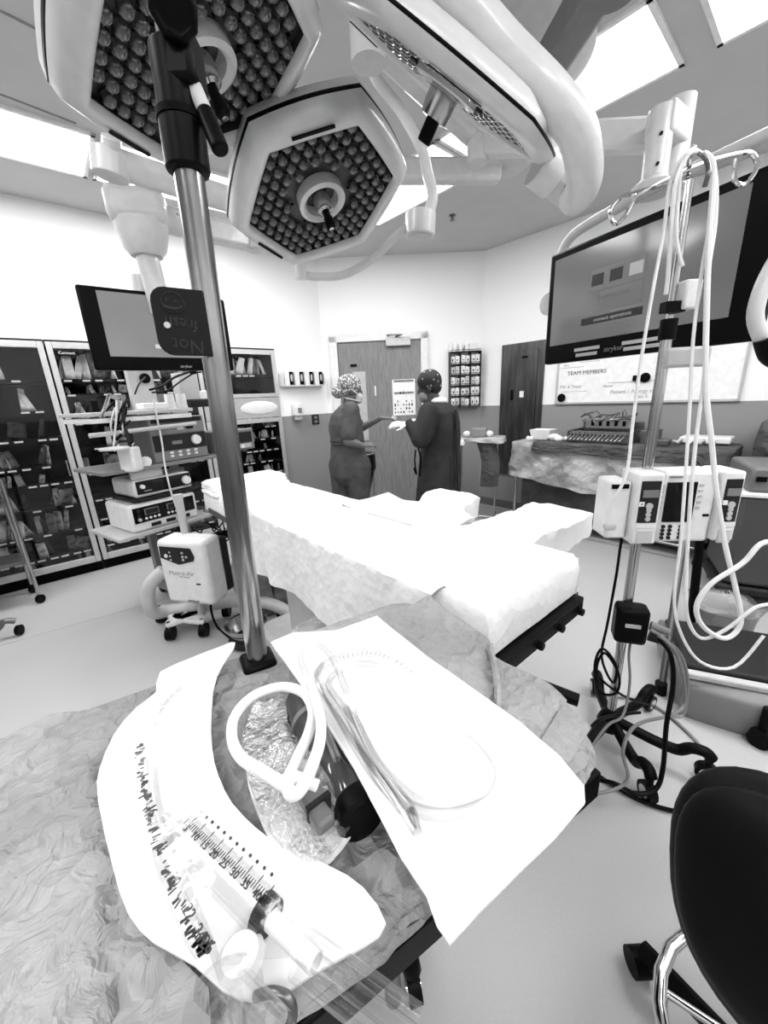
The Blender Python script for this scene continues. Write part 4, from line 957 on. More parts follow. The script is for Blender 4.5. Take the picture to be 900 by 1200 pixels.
for i in range(9):
    a = tpt(random.uniform(134, 150), random.uniform(466, 485), -.02); b = tpt(random.uniform(128, 152), random.uniform(490, 530), -.03); c_ = (a + b) / 2 + Vector((random.uniform(-.06, .06), -.04, random.uniform(-.05, .05)))
    cable('coiled_cable', [a, c_, b, b + Vector((.04, 0, .03))], .006, (BLACK, DGREY, PLASTW)[i % 3], '%s cable looped on the left side of the tower, %s in the tangle' % (['black', 'dark grey', 'white'][i % 3], ORD(i)))
# gun-shaped scope holder and bottle left side of shelf
t = thing('camera_head_holder', 'white holder with dark handpiece hooked on the left of the tower', 'holder', tpt(152, 545, -.02))
q = tpt(153, 538, -.02); Mq = Matrix.Translation(q)
MB().box((0, 0, 0), (.10, .10, .16), M=Mq).build('cup_holder', PLASTW, t, bevel=.015)
MB().box((0, 0, .13), (.07, .07, .13), M=Mq).build('handpiece', DGREY, t, bevel=.015)
for k in range(3): MB().box((0, -.037, .10 + k * .035), (.05, .005, .02), M=Mq).build('button', PLASTG, t)
q = tpt(134, 527, -.04); MB().lathe([(.08, 0), (.085, .012), (.07, .016), (.02, .02)], 16, M=Matrix.Translation(q)).build('round_dish', PLASTW, label='white oval dish left of the handpiece holder', cat='dish')
MB().tube([tpt(128, 463, -.1), tpt(122, 480, -.12), tpt(117, 489, -.12)], .01, 8, 2).cyl(tpt(128, 463, -.1), tpt(140, 468, -.02), .012).build('articulated_arm', CHROME, label='thin steel articulated arm sticking out left of the tower', cat='arm')
MB().cyl(tpt(171, 541, -.02), tpt(171, 541, .02), .035, n=18).build('light_cable_port', PLASTW, label='round white light-cable port beside the handpiece holder', cat='port')
MB().box((0, 0, 0), (.2, .03, .08), M=Matrix.Translation(tpt(171, 553, .02)) @ Matrix.Rotation(-az + PI / 2, 4, 'Z')).build('paper_note', PLASTL, label='pale paper note hanging under the middle tower shelf', cat='note')
# wire basket stuff at the tower base
f = MB(); random.seed(8)
for i in range(26):
    a = tpt(random.uniform(190, 262), random.uniform(606, 625), .0) + Vector((random.uniform(0, .3), random.uniform(-.05, .15), -.08)); f.tube([a, a + Vector((random.uniform(-.1, .1), random.uniform(-.05, .05), random.uniform(-.08, .02))), a + Vector((random.uniform(-.12, .12), 0, random.uniform(-.12, .05)))], .006, 5, 3)
f.build('cable_tangle', BLACK, label='tangle of dark cables between the tower and the operating table', cat='cables', kind='stuff')
# ================================================================ WARMING UNIT on a cart
t = thing('patient_warmer', 'white patient warming unit on a four-wheeled white base with a thick hose', 'warming unit', (-1.35, 2.38, 0))
A = Vector((-1.41, 2.24, 0)); B = Vector((-1.08, 2.155, 0)); wu = (B - A).normalized(); wn = Vector((-wu.y, wu.x, 0)); MW = wallM(A, wu, wn)
hz0, hz1 = .27, .70; ww = (B - A).length
MB().box((ww / 2, .085, (hz0 + hz1) / 2), (ww, .17, hz1 - hz0), M=MW).build('housing', PLASTW, t, bevel=.03)
MB().box((ww / 2 + .01, .2, (hz0 + hz1) / 2 - .01), (ww - .03, .07, hz1 - hz0 - .06), M=MW).build('back_shell', DGREY, t, bevel=.015)
MB().prism([(.03, .66), (.25, .655), (.27, .60), (.26, .575), (.15, .545), (.025, .585)], 0, .004, MW @ Matrix.Translation((0, -.001, 0)) @ Matrix.Rotation(PI / 2, 4, 'X')).build('control_panel', DGREY, t)
for k, (x, z, r) in enumerate(((.07, .60, .012), (.10, .625, .006), (.10, .60, .006), (.10, .575, .006), (.19, .625, .008), (.19, .60, .008), (.19, .58, .008), (.215, .60, .008))):
    MB().cyl(MW @ Vector((x, -.004, z)), MW @ Vector((x, -.009, z)), r, n=10).build('button', WHITE if k == 0 else PLASTL, t)
wtext('Mistral-Air', .042, .15, .485, INKG, M=MW, off=-.0005, parent=t); wtext('the-heater', .018, .17, .463, INKG, M=MW, off=-.0005, parent=t); wtext('stryker', .03, .2, .30, INK, M=MW, off=-.0005, parent=t)
MB().box((.26, -.001, .42), (.03, .003, .01), M=MW).build('badge', DGREY, t)
cc = Vector((-1.38, 2.36, .0)); feet = [Vector((-1.62, 2.46, 0)), Vector((-1.44, 2.24, 0)), Vector((-1.23, 2.26, 0)), Vector((-1.17, 2.50, 0))]
def arm_pts(a, b, w1, w2): d = (b - a).normalized(); s_ = Vector((-d.y, d.x, 0)); return [a + s_ * w1, b + s_ * w2, b + d * .02, b - s_ * w2, a - s_ * w1]
f = MB()
for ft in feet: f.prism([(p.x, p.y) for p in arm_pts(cc, ft, .085, .03)], .10, .125)
f.build('base_plate', PLASTW, t, bevel=.004)
for ft in feet:
    c = MB().cyl(ft + Vector((-.022, 0, .045)), ft + Vector((.022, 0.004, .045)), .045, n=16).build('caster', BLACK, t); MB().cyl(ft + Vector((0, 0, .08)), ft + Vector((0, 0, .13)), .012).build('bolt', CHROME, t)
MB().cyl(Vector((-1.27, 2.35, .11)), Vector((-1.27, 2.35, .92)), .024).build('pole', PLASTL, t)
MB().cyl(Vector((-1.27, 2.35, .92)), Vector((-1.27, 2.35, .95)), .027).build('pole_cap', PLASTL, t)
HOSE = mat('corrugated_hose', .62, .5, v2=.5, scale=3)
MB().tube([P(192, 668, y=2.3), P(176, 685, y=2.26), P(174, 706, y=2.26), P(182, 718, y=2.3), P(200, 715, y=2.38), P(240, 710, y=2.42), P(280, 704, y=2.45), P(318, 708, y=2.42), P(345, 722, y=2.4)], .042, 14, 6).build('air_hose', HOSE, t)
cable('power_cable', [P(250, 690, y=2.3), P(247, 712, y=2.28), P(255, 735, z=.01), P(275, 750, z=.01), P(300, 752, z=.01)], .008, BLACK, 'black power cord running across the floor from the warming unit')
# clear wrapped equipment under the head of the operating table
t = thing('covered_pedal_box', 'dark box wrapped in clear plastic on the floor between warming unit and operating table', 'box', (-1.05, 2.6, 0))
MB().box((-.86, 2.62, .22), (.36, .30, .42), rz=.5).build('box_body', mat('murky_box', .2, .3, v2=.08, scale=9), t, bevel=.03)
m = MB(); m.sph((-.86, 2.62, .29), (.28, .24, .28), 24, 14); m.v = [p + Vector((nz(p.x, p.y + p.z, 9, 1), nz(p.y, p.z, 9, 2), nz(p.z, p.x, 9, 3))) * .03 for p in m.v]; m.build('plastic_cover', BUBBLE, t)
# kick bucket near the thick pole
c = P(292, 752, z=0)
t = thing('kick_bucket', 'low round metal bucket on the floor behind the thick pole', 'bucket', c)
MB().lathe([(.09, .04), (.12, .14), (.132, .145), (.125, .13), (.085, .05), (.02, .05)], 28, M=Matrix.Translation(c)).build('bucket', CHROME, t)
MB().lathe([(.10, .0), (.12, .02), (.12, .04), (.08, .045)], 24, M=Matrix.Translation(c)).build('rolling_base', DGREY, t)
cable('pedal_cable', [P(318, 680, z=.3), P(322, 700, z=.15), P(328, 728, z=.02), P(340, 745, z=.01)], .012, BLACK, 'thick black cord hanging under the near side of the operating table')
# ================================================================ STEEL TROLLEY at the left edge
t = thing('steel_trolley', 'steel trolley of shelves and wheels cut by the left edge of the photograph', 'trolley', (-3.2, 2.7, 0))
f1 = P(47, 701, z=.04); f2 = f1 + LN * .24 - LU * .04; tz = 1.02
tdir = (f2 - f1).normalized(); out = -LU * .9
legs = [f1, f2 + tdir * .05, f1 + out, f2 + out + tdir * .05]
for p in legs:
    MB().cyl(Vector((p.x, p.y, .08)), Vector((p.x, p.y, tz)), .014).build('leg', CHROME, t)
    MB().cyl(Vector((p.x - .014, p.y, .035)), Vector((p.x + .014, p.y, .035)), .035).build('caster', BLACK, t)
for z in (.36, .82, tz):
    q = [(p.x, p.y) for p in (legs[0], legs[1], legs[3], legs[2])]
    MB().prism(q, z - .012, z + .012).build('shelf', DSTEEL if z < 1 else CHROME, t)
for i in range(7):
    z = .385 + (.04 * i if i < 4 else .04 * (i - 4) + .46); c = (legs[0] + legs[3]) / 2
    MB().box((0, 0, 0), (.5, .32, .034), M=TR(Vector((c.x, c.y, z + .005)), math.atan2(out.y, out.x))).build('folded_towel', PLASTG if i % 3 else PLASTL, label='folded grey towel on the steel trolley, %s in the %s stack' % (ORD(i % 4), ['lower', 'upper'][i > 3]), cat='towel', group='towels on the trolley', bevel=.01)
t = thing('stool_base', 'curved steel stool foot with black wheel at the left edge', 'stool', P(0, 735, z=0))
a = P(22, 738, z=.04); b = a + Vector((-.42, -.18, .0))
MB().tube([a + Vector((0, 0, .07)), a + Vector((-.05, -.03, .085)), a + Vector((-.12, -.06, .03)), b], .02, 10).build('foot', DSTEEL, t)
MB().cyl(a + Vector((-.012, 0, -.003)), a + Vector((.012, .006, -.003)), .036).build('caster', BLACK, t)
MB().cyl(b, b + Vector((0, 0, .4)), .03).lathe([(.16, .4), (.18, .43), (.17, .48), (.05, .49)], 20, M=Matrix.Translation(b)).build('seat', BLACK, t)
for k in range(3):
    q = b + Vector((.35 * math.cos(2.4 + k * 1.25), .35 * math.sin(2.4 + k * 1.25), 0)); MB().tube([b, (b + q) / 2, Vector((q.x, q.y, .1))], .02, 8).build('foot', DSTEEL, t); MB().cyl(Vector((q.x - .012, q.y, .036)), Vector((q.x + .012, q.y, .036)), .036).build('caster', BLACK, t)
# ================================================================ SURGICAL LAMPS
LENS = film('lens_plastic', .8, .5, .8, .08)
LENS2 = mat('led_lens', .14, .05, v2=.04, scale=60, coat=1)
def lens_mesh():
    m = MB(); m.lathe([(.012, 0), (.0165, .010), (.015, .020), (.009, .027), (.002, .029)], 8)
    me = bpy.data.meshes.new('lens'); me.from_pydata([tuple(p) for p in m.v], [], m.f); me.update(); me.polygons.foreach_set('use_smooth', [True] * len(me.polygons)); me.materials.append(LENS2)
    return me
LM = lens_mesh()
def hexpt(a, r, k=.35):
    # rounded hexagon radius at angle a
    q = a % (PI / 3) - PI / 6
    hx = r * math.cos(PI / 6) / math.cos(q); return hx * (1 - k) + r * .94 * k
def lamp(lab, c, nrm, xdir, R, hlab, spin=0, spacing=.038, hs=1):
    z = Vector(nrm).normalized(); Fm = frame(z, xdir); M = Matrix.Translation(c) @ Fm.to_4x4() @ Matrix.Rotation(spin, 4, 'Z') @ Matrix.Diagonal((1, 1, hs, 1))
    t = thing('surgical_lamp', lab, 'surgical lamp', M=M)
    N = 72
    def ring(r, h, k=.3): return [M @ Vector((hexpt(2 * PI * j / N, r, k) * math.cos(2 * PI * j / N), hexpt(2 * PI * j / N, r, k) * math.sin(2 * PI * j / N), h)) for j in range(N)]
    MB().loft([ring(R * .81, -.012, .1), ring(R * .82, .006, .1), ring(R * .85, .010, .12), ring(R * .94, .0, .3), ring(R * .985, -.018, .3), ring(R, -.045, .3)], cap=False).build('front_shell', LAMPW, t, smooth=1.0)
    MB().loft([ring(R * .998, -.043), ring(R * 1.004, -.046), ring(R * 1.004, -.054), ring(R * .998, -.057)], cap=False).build('seam_band', BLACK, t)
    MB().loft([ring(R, -.055), ring(R * .985, -.082), ring(R * .84, -.118), ring(R * .6, -.142), ring(R * .3, -.155), ring(R * .02, -.16)], cap=True).build('back_shell', LAMPW, t, smooth=1.0)
    MB().loft([ring(R * .82, -.008, .1), ring(R * .815, -.03, .1), ring(R * .02, -.032, .1)], cap=False).build('reflector_plate', mat('lamp_inside', .03, .35), t)
    for a in (PI / 2, PI * 7 / 6):
        MB().box((0, 0, 0), (.12, .008, .004), M=M @ Matrix.Rotation(a - PI / 2, 4, 'Z') @ Matrix.Translation((0, R * .785, .0115))).build('slot', BLACK, t)
    r = spacing; k = 0; holes = .21 * R
    row = -int(R / r) - 1
    for j in range(-9, 10):
        for i in range(-10, 11):
            x = (i + (j % 2) * .5) * r; y = j * r * .87; d = math.hypot(x, y); a = math.atan2(y, x)
            if d > holes + .036 and d < hexpt(a, R * .79, .1) - .012:
                # leave the dark radial seams free
                o = bpy.data.objects.new('lens', LM); C.objects.link(o); o.parent = t; o.location = (x, y, -.032)
                o.rotation_euler = (random.uniform(-.12, .12), random.uniform(-.12, .12), 0)
    for a in range(6):
        f = MB().box((0, 0, 0), (.004, R * .42, .006), M=M @ Matrix.Rotation(a * PI / 3 + .5, 4, 'Z') @ Matrix.Translation((0, R * .5, -.022)))
        f.build('radial_seam', BLACK, t)
    MB().lathe([(holes + .012, -.03), (holes + .012, .004), (holes, .010), (holes - .01, .0), (holes - .014, -.05), (.02, -.055)], 36, M=M, cap=False).build('handle_ring', LAMPW, t)
    MB().lathe([(.028, -.055), (.028, .01), (.025, .03), (.018, .036)], 24, M=M).build('handle_hub', CHROME, t)
    for a in (0.4, 2.5, 4.6):
        MB().tube([M @ Vector((.03 * math.cos(a), .03 * math.sin(a), -.03)), M @ Vector((.06 * math.cos(a + .3), .06 * math.sin(a + .3), -.035)), M @ Vector(((holes - .012) * math.cos(a + .5), (holes - .012) * math.sin(a + .5), -.02))], .0035, 6).build('spring_arm', BLACK, t)
    MB().lathe([(.013, .03), (.012, .05), (.015, .055), (.016, .085), (.012, .09), (.002, .088)], 18, M=M).build('handle_socket', BLACK, t)
    MB().lathe([(.008, .0885), (.008, .092), (.001, .093)], 10, M=M).build('socket_pin', CHROME, t)
    return t, M
c1 = Vector((-.152, 1.50, 2.085))
lamp1, ML1 = lamp('smaller-looking hexagonal surgical lamp in the middle, tilted to show all its lenses', c1, (.32, -.28, -1), (1, .05, 0), .31, '')
c2 = Vector((-.344, 1.081, 2.165))
lamp2, ML2 = lamp('large hexagonal surgical lamp at the upper left behind the thick pole', c2, (.39, .02, -1), (1, .5, 0), .305, '', spin=.2)
# third head, seen nearly edge-on
e1 = P(366, -20, z=2.30); r2 = ray(648, 205)
best = min([e1.z * 0 + k * .002 for k in range(300, 1600)], key=lambda d_: abs((O0 + r2 * d_ - e1).length - .66) + (0 if (O0 + r2 * d_).y > e1.y else 9))
e2 = O0 + r2 * best; c3 = (e1 + e2) / 2; ev = (e2 - e1).normalized(); vv = (c3 - O0).normalized()
n3 = ev.cross(vv).normalized(); n3 = n3 if n3.z < 0 else -n3
n3 = (n3 - vv * .07).normalized(); n3 = (n3 - ev * n3.dot(ev)).normalized()
lamp3, ML3 = lamp('surgical lamp head seen edge-on at the upper right, above the smaller lamp', c3, n3, ev, .32, '', spin=0, hs=.5)
# third lamp's steel handle sleeve sticking down
t = lamp3
MB().lathe([(.036, .0), (.037, .06), (.034, .11), (.02, .115)], 24, M=ML3).build('steel_sleeve', CHROME, t)
MB().lathe([(.017, .11), (.017, .20), (.013, .204)], 16, M=ML3).build('grip', BLACK, t)
MB().box((.0, -.018, .15), (.014, .003, .02), M=ML3).build('label_plate', PLASTW, t)
# arms of the lamps
def pipe(name, pts, r, par, m=None, k=8, parts=()):
    t = par; MB().tube(pts, r, 16, k).build(name, m or LAMPW, t)
    for (a, b, q, mm, nm) in parts: MB().cyl(a, b, q, n=20).build(nm, mm, t, bevel=.003)
    return t
E2 = e2 - ev * .02
pipe('yoke_tube', [P(495, -75, d=1.30), P(535, -10, d=1.26), P(590, 55, d=1.23), P(642, 108, d=1.20), P(674, 150, d=1.2), P(684, 188, d=1.22), P(683, 218, d=1.26), P(674, 232, d=1.34)], .038, lamp3, k=8,
     parts=((E2 - ev * .03, E2 + ev * .03, .05, LAMPW, 'collar'), (E2 + ev * .03, E2 + ev * .12, .044, SHADE, 'pivot'), (E2 + ev * .06 - vv * .03, E2 + ev * .06 - vv * .046, .010, BLACK, 'bolt')))
q1 = P(352, 300, z=1.98) ; b1 = ML1 @ Vector((-.02, -.30, -.06))
pj = [P(351, 297, y=1.9), P(353, 322, y=1.92), P(372, 324, y=1.92), P(405, 321, y=1.9), P(440, 300, y=1.88), P(470, 272, y=1.86), P(492, 262, y=1.86)]
pipe('yoke_tube', pj[1:], .016, lamp1, SHADE,
     parts=((pj[0] + Vector((0, 0, .03)), pj[1] - Vector((0, 0, .02)), .026, LAMPW, 'stub'), (P(493, 250, y=1.86), P(492, 277, y=1.86), .062, LAMPW, 'joint_housing'), (P(492, 276, y=1.86), P(492, 279, y=1.86), .05, SHADE, 'joint_cap')))
pipe('arm_tube', [P(503, 250, y=1.86), P(507, 228, y=1.86), P(500, 200, y=1.9), P(494, 175, y=1.95), P(470, 130, y=2.0), P(440, 90, y=2.0), P(425, 40, y=2.0)], .022, lamp1, LAMPW)
a_ = P(132, 190, y=1.75); b_ = P(285, 240, y=2.1); c_ = P(345, 268, y=2.3)
pipe('arm_tube', [a_, (a_ + b_) / 2, b_, c_], .05, lamp2, LAMPW,
     parts=((P(128, 178, y=1.74), P(130, 208, y=1.74), .06, LAMPW, 'end_cap'), (P(130, 160, y=1.7), P(132, 192, y=1.74), .03, LAMPW, 'stub')))
# ceiling hub and extension arms above the lamps
hubc = P(590, 75, z=CH); 
t = thing('ceiling_hub', 'round grey ceiling hub from which the lamp arms branch', 'ceiling mount', hubc)
MB().lathe([(.42, 0), (.42, -.03), (.36, -.05), (.2, -.055)], 40, M=Matrix.Translation(hubc)).build('cover_plate', SHADE, t)
MB().lathe([(.13, -.05), (.13, -.32), (.16, -.33), (.16, -.42), (.13, -.44)], 28, M=Matrix.Translation(hubc)).build('column', SHADE, t)
for i, (pp, zz_, lab, r, m_) in enumerate((((725, -60), 2.72, 'dark grey boom arm crossing the bright ceiling light at the top', .055, PLASTG),
                                      ((505, -60), 2.75, 'pale boom arm from the hub toward the edge-on lamp', .05, SHADE),
                                      ((430, 30), 2.66, 'pale boom arm from the hub down to the smaller lamp', .045, LAMPW),
                                      ((330, 200), 2.6, 'pale boom arm from the hub behind the smaller lamp', .045, LAMPW))):
    q = P(pp[0], pp[1], z=zz_); s_ = Vector((hubc.x, hubc.y, zz_)) 
    t = thing('boom_arm', lab, 'boom arm', s_)
    d_ = (q - s_)
    MB().box((d_.length / 2, 0, 0), (d_.length, r * 2, r * 2.3), M=TR(s_, math.atan2(d_.y, d_.x))).build('arm_beam', m_, t, bevel=.02)
    MB().cyl(q + Vector((0, 0, .06)), q - Vector((0, 0, .10)), r * 1.3, n=20).build('end_joint', m_, t)
# link from hub beam to third lamp yoke and others
pipe('drop_tube', [P(495, -75, d=1.30) + Vector((0, 0, .35)), P(495, -75, d=1.30)], .040, lamp3, k=0)
# small second grey boom over the right panel
a = P(764, -20, z=2.95); b = P(812, 62, z=2.95)
# left pendant boom carrying the left monitor
c = P(165, 262, y=2.35); 
t = thing('pendant_boom', 'white pendant boom with rounded housing above the left monitor', 'boom arm', Vector((c.x, c.y, c.z - .14)))
Mp = Matrix.Translation(c) @ Matrix.Rotation(.35, 4, 'Z')
MB().box((0, 0, .06), (.27, .2, .16), M=Mp).build('housing', LAMPW, t, bevel=.04)
MB().lathe([(.02, -.15), (.075, -.15), (.10, -.12), (.12, -.05), (.125, .0)], 28, M=Mp).build('lower_cup', LAMPW, t)
MB().cyl(Mp @ Vector((0, 0, -.15)), Mp @ Vector((0.02, 0, -.42)), .055, n=20).build('drop_pole', LAMPW, t)
e = P(300, 283, y=2.9); d_ = e - Mp @ Vector((.1, 0, .03)); M_ = Matrix.Translation(Mp @ Vector((.08, .02, .04))) @ d_.to_track_quat('X', 'Z').to_matrix().to_4x4()
MB().box((d_.length * .5, 0, 0), (d_.length, .09, .12), M=M_).build('horizontal_arm', LAMPW, t, bevel=.02)
MB().box((.12, -.046, .02), (.09, .004, .035), M=M_).build('label_plate', PLASTW, t)
text('M 13 T BSR', .016, M_ @ Matrix.Translation((.12, -.049, .02)) @ Matrix.Rotation(PI / 2, 4, 'X'), INK, 'lettering', t)
q = Vector((e.x, e.y, CH)); MB().cyl(e - Vector((0, 0, .05)), q, .07, n=20).build('ceiling_column', LAMPW, t)
MB().lathe([(.16, 0), (.16, -.03), (.07, -.05)], 24, M=Matrix.Translation(q)).build('ceiling_plate', LAMPW, t)
# ================================================================ LEFT MONITOR
def monitor(name, lab, a, b, zb_, zt_, scr_m, tilt=0):
    # a, b: lower corners in plan (left, right as seen from the front)
    u = (b - a).normalized(); n_ = Vector((-u.y, u.x, 0)); W_ = (b - a).length; Hh = zt_ - zb_
    M = Matrix.Translation(Vector((a.x, a.y, zb_))) @ Matrix((u, n_, Vector((0, 0, 1)))).transposed().to_4x4()
    t = thing(name, lab, 'monitor', M=M)
    MB().box((W_ / 2, .02, Hh / 2), (W_, .04, Hh), M=M).build('bezel', BLACK, t, bevel=.012)
    MB().box((W_ / 2, .06, Hh / 2), (W_ * .7, .05, Hh * .6), M=M).build('back_cover', PLASTG, t, bevel=.02)
    return t, M, W_, Hh
a = Vector((-1.456, 2.153, 0)); b = Vector((-.891, 2.594, 0))
t, Mm1, W_, Hh = monitor('monitor', 'tilted flat monitor on a boom at the left, partly behind the dark sign', a, b, 1.67, 2.07, None)
MB().box((W_ / 2 + .02, -.001, Hh * .56), (W_ - .12, .004, Hh - .09), M=Mm1).build('screen', SCREEN2, t)
OSD = mat('osd_box', .3, .5, emit=.25); OSDD = mat('osd_dark', .02, .5)
MB().box((.40, -.004, .22), (.16, .002, .05), M=Mm1).build('menu_icon_row', mat('osd_mid', .12, .5, emit=.1), t); MB().box((.43, -.004, .17), (.12, .002, .05), M=Mm1).build('menu_box', MATS['osd_mid'], t)
MB().box((.40, -.004, .125), (.20, .002, .02), M=Mm1).build('menu_bar', OSD, t)
for k in range(3): MB().box((.35 + k * .05, -.0055, .222), (.025, .002, .022), M=Mm1).build('menu_icon', OSDD, t)
wtext('stryker', .022, .44, .022, PLASTL, M=Mm1, off=-.001, parent=t)
q = Mm1 @ Vector((W_ * .42, .08, Hh * .6)); MB().cyl(q, q + Vector((0, .02, .25)), .05, n=16).build('mount_arm', LAMPW, t)
# ================================================================ RIGHT MONITOR
a = Vector((.867, 2.146, 0)); b = Vector((1.235, 1.345, 0))
t, Mm2, W2, H2 = monitor('monitor', 'large flat monitor at the right behind the drip pole', a, b, 1.59, 2.09, None)
MB().box((W2 / 2 - .03, -.001, H2 * .55), (W2 - .13, .004, H2 - .12), M=Mm2).build('screen', SCREEN, t)
OS3 = mat('osd_frame', .07, .4, emit=.05)
MB().box((.36, -.004, .325), (.24, .002, .085), M=Mm2).build('menu_icon_row', OS3, t); MB().box((.385, -.004, .235), (.19, .002, .08), M=Mm2).build('menu_box', OS3, t)
for k in range(3): MB().box((.275 + k * .085, -.0055, .325), (.055, .002, .045), M=Mm2).build('menu_icon', OSDD if k < 2 else mat('osd_lite', .3, .5, emit=.1), t)
MB().box((.35, -.004, .165), (.28, .002, .03), M=Mm2).build('menu_bar', OSDD, t)
wtext('searching signal', .022, .36, .25, PLASTG, M=Mm2, off=-.0055, parent=t); wtext('connect operations', .022, .36, .165, PLASTL, M=Mm2, off=-.0055, parent=t)
for j, (x, w_) in enumerate(((.25, .13), (.52, .2))):
    for k in range(2): MB().box((x, -.003, .05 - k * .024), (w_ - .02 * k, .003, .014), M=Mm2).build('printed_sticker', PLASTL, t)
wtext('stryker', .03, .38, .035, PLASTG, M=Mm2, off=-.001, parent=t)
# yoke around the right monitor and vertical drop
yk = [Mm2 @ Vector(q) for q in ((-.035, .07, .30), (-.035, .09, .45), (.0, .10, .56), (.12, .10, .60), (.45, .10, .62), (.75, .10, .62), (1.15, .10, .62))]
mon2 = t
pipe('yoke_bar', yk, .022, t, SHADE, parts=((yk[0] - Vector((.02, 0, 0)), yk[0] + Vector((.03, .03, 0)), .055, LAMPW, 'pivot_knob'),))
yr = [Mm2 @ Vector(q) for q in ((1.15, .10, .62), (1.2, .10, .55), (1.2, .08, .3), (1.16, .06, .22))]
top = P(769, 125, y=1.85); bot = P(757, 243, y=1.85); bot = Vector((top.x, top.y, bot.z))
vx = Mm2 @ Vector((.40, .10, .62))
t = thing('monitor_boom', 'white vertical boom column and long arm above the right monitor', 'boom arm', Vector((vx.x, vx.y, vx.z)))
tz_ = P(769, 128, y=vx.y).z; 
MB().cyl(vx, Vector((vx.x, vx.y, tz_)), .045, n=24).build('column', LAMPW, t)
MB().lathe([(.07, 0), (.075, .03), (.05, .05)], 20, M=Matrix.Translation(vx - Vector((0, 0, .02)))).build('lower_collar', SHADE, t)
for z_ in (.25, .62): q = vx + Vector((-.02, -.041, (tz_ - vx.z) * z_)); MB().cyl(q, q + Vector((-.002, -.006, 0)), .006, n=8).build('bolt', BLACK, t)
q = vx + Vector((.12, .08, tz_ - vx.z)); MB().cyl(q - Vector((0, 0, .22)), q + Vector((0, 0, .07)), .05, n=24).build('side_knuckle', LAMPW, t)
MB().box(((vx.x + q.x) / 2, (vx.y + q.y) / 2, tz_ - .04), (.18, .1, .1), rz=.6).build('bridge', LAMPW, t, bevel=.01)
e = P(600, 150, z=2.66); s_ = Vector((q.x, q.y, tz_ - .04)); e = P(560, 168, y=s_.y + .35); d_ = e - s_
M_ = Matrix.Translation(s_) @ d_.to_track_quat('X', 'Z').to_matrix().to_4x4()
MB().box((d_.length / 2, 0, 0), (d_.length, .07, .11), M=M_).build('long_arm', LAMPW, t, bevel=.015)
MB().cyl(e - Vector((0, 0, .08)), Vector((e.x, e.y, CH)), .05, n=20).build('drop_column', LAMPW, t)
# handle bracket right of the right monitor
q = P(893, 395, y=1.2)
t = mon2
MB().tube([P(912, 300, y=1.22), P(894, 335, y=1.2), P(885, 370, y=1.2), P(893, 396, y=1.2), P(902, 402, y=1.2)], .02, 10).build('handle_bar', LAMPW, t)
MB().tube([P(893, 398, y=1.19), P(899, 416, y=1.19), P(910, 424, y=1.19)], .021, 10).build('dark_grip', BLACK, t)
# ================================================================ DRIP STAND with pump
IV = Vector((.915, 1.315, 0))
t = thing('drip_stand', 'steel drip stand on five dark wheels at the right', 'drip stand', IV)
MB().cyl(IV + Vector((0, 0, .10)), IV + Vector((0, 0, 1.62)), .017).build('pole', CHROME, t); MB().cyl(IV + Vector((0, 0, 1.6)), IV + Vector((0, 0, 2.02)), .011).build('upper_rod', CHROME, t)
MB().cyl(IV + Vector((0, 0, 1.60)), IV + Vector((0, 0, 1.66)), .024).build('pole_collar', BLACK, t)
MB().lathe([(.045, .08), (.05, .11), (.04, .14), (.024, .17)], 20, M=Matrix.Translation(IV)).build('hub', BLACK, t)
tips = [P(696, 812, z=0), P(776, 818, z=0), P(830, 915, z=0), P(757, 936, z=0), P(668, 905, z=0)]
for q in tips:
    q = Vector((q.x, q.y, 0)); d_ = q - IV; d_ = d_.normalized() * max(.24, min(.33, d_.length)); q = IV + d_
    lg_ = MB().tube([IV + d_ * .1 + Vector((0, 0, .12)), IV + d_ * .45 + Vector((0, 0, .095)), IV + d_ * .7 + Vector((0, 0, .09)), IV + d_ * .82 + Vector((0, 0, .12)), IV + d_ * .95 + Vector((0, 0, .125)), IV + d_ * 1.02 + Vector((0, 0, .105))], .021, 10, 5).build('leg', BLACK, t)
    sd_ = Vector((-d_.y, d_.x, 0)).normalized()
    MB().cyl(q - sd_ * .015 + Vector((0, 0, .038)), q + sd_ * .015 + Vector((0, 0, .038)), .038, n=20).build('caster', BLACK, lg_)
    MB().cyl(q - sd_ * .017 + Vector((0, 0, .038)), q + sd_ * .017 + Vector((0, 0, .038)), .024, n=16).build('wheel_hub', SHINY, lg_)
    MB().cyl(q + Vector((0, 0, .07)), q + Vector((0, 0, .115)), .014).build('caster_stem', BLACK, lg_)
for px0, px1, rz_ in ((1, -1, 0), (-1, 1, 0)): pass
hk = Vector((IV.x, IV.y, 2.03)); u_ = Vector((.93, -.36, 0)); 
MB().tube([hk + u_ * x + Vector((0, 0, z)) for x, z in ((0, .0), (-.10, -.01), (-.17, -.02), (-.195, -.05), (-.18, -.085), (-.155, -.07), (-.12, -.02), (.0, .02), (.08, .03), (.13, .025), (.15, -.01), (.13, -.045), (.105, -.03), (.10, .02))], .006, 8, 5).build('bag_hook', SHINY, t)
v_ = Vector((.36, .93, 0))
MB().tube([hk + v_ * x + Vector((0, 0, z)) for x, z in ((-.14, -.08), (-.15, -.05), (-.10, .0), (0, .06), (.02, .075), (.04, .06), (.03, .02), (.01, .0))], .006, 8, 5).build('bag_hook', DSTEEL, t)
c = IV + Vector((.03, -.02, 1.72)); MB().box(c, (.05, .05, .08)).build('white_clip', PLASTW, t, bevel=.006); MB().box(c - Vector((.04, 0, .03)), (.06, .03, .03)).build('clip_lever', BLACK, t)
c = IV + Vector((.05, -.03, 1.52)) + Vector((0, 0, .025)); MB().box((0, 0, 0), (.13, .025, .06), M=TR(c, -.15)).build('tag_plate', PLASTL, t, bevel=.01)
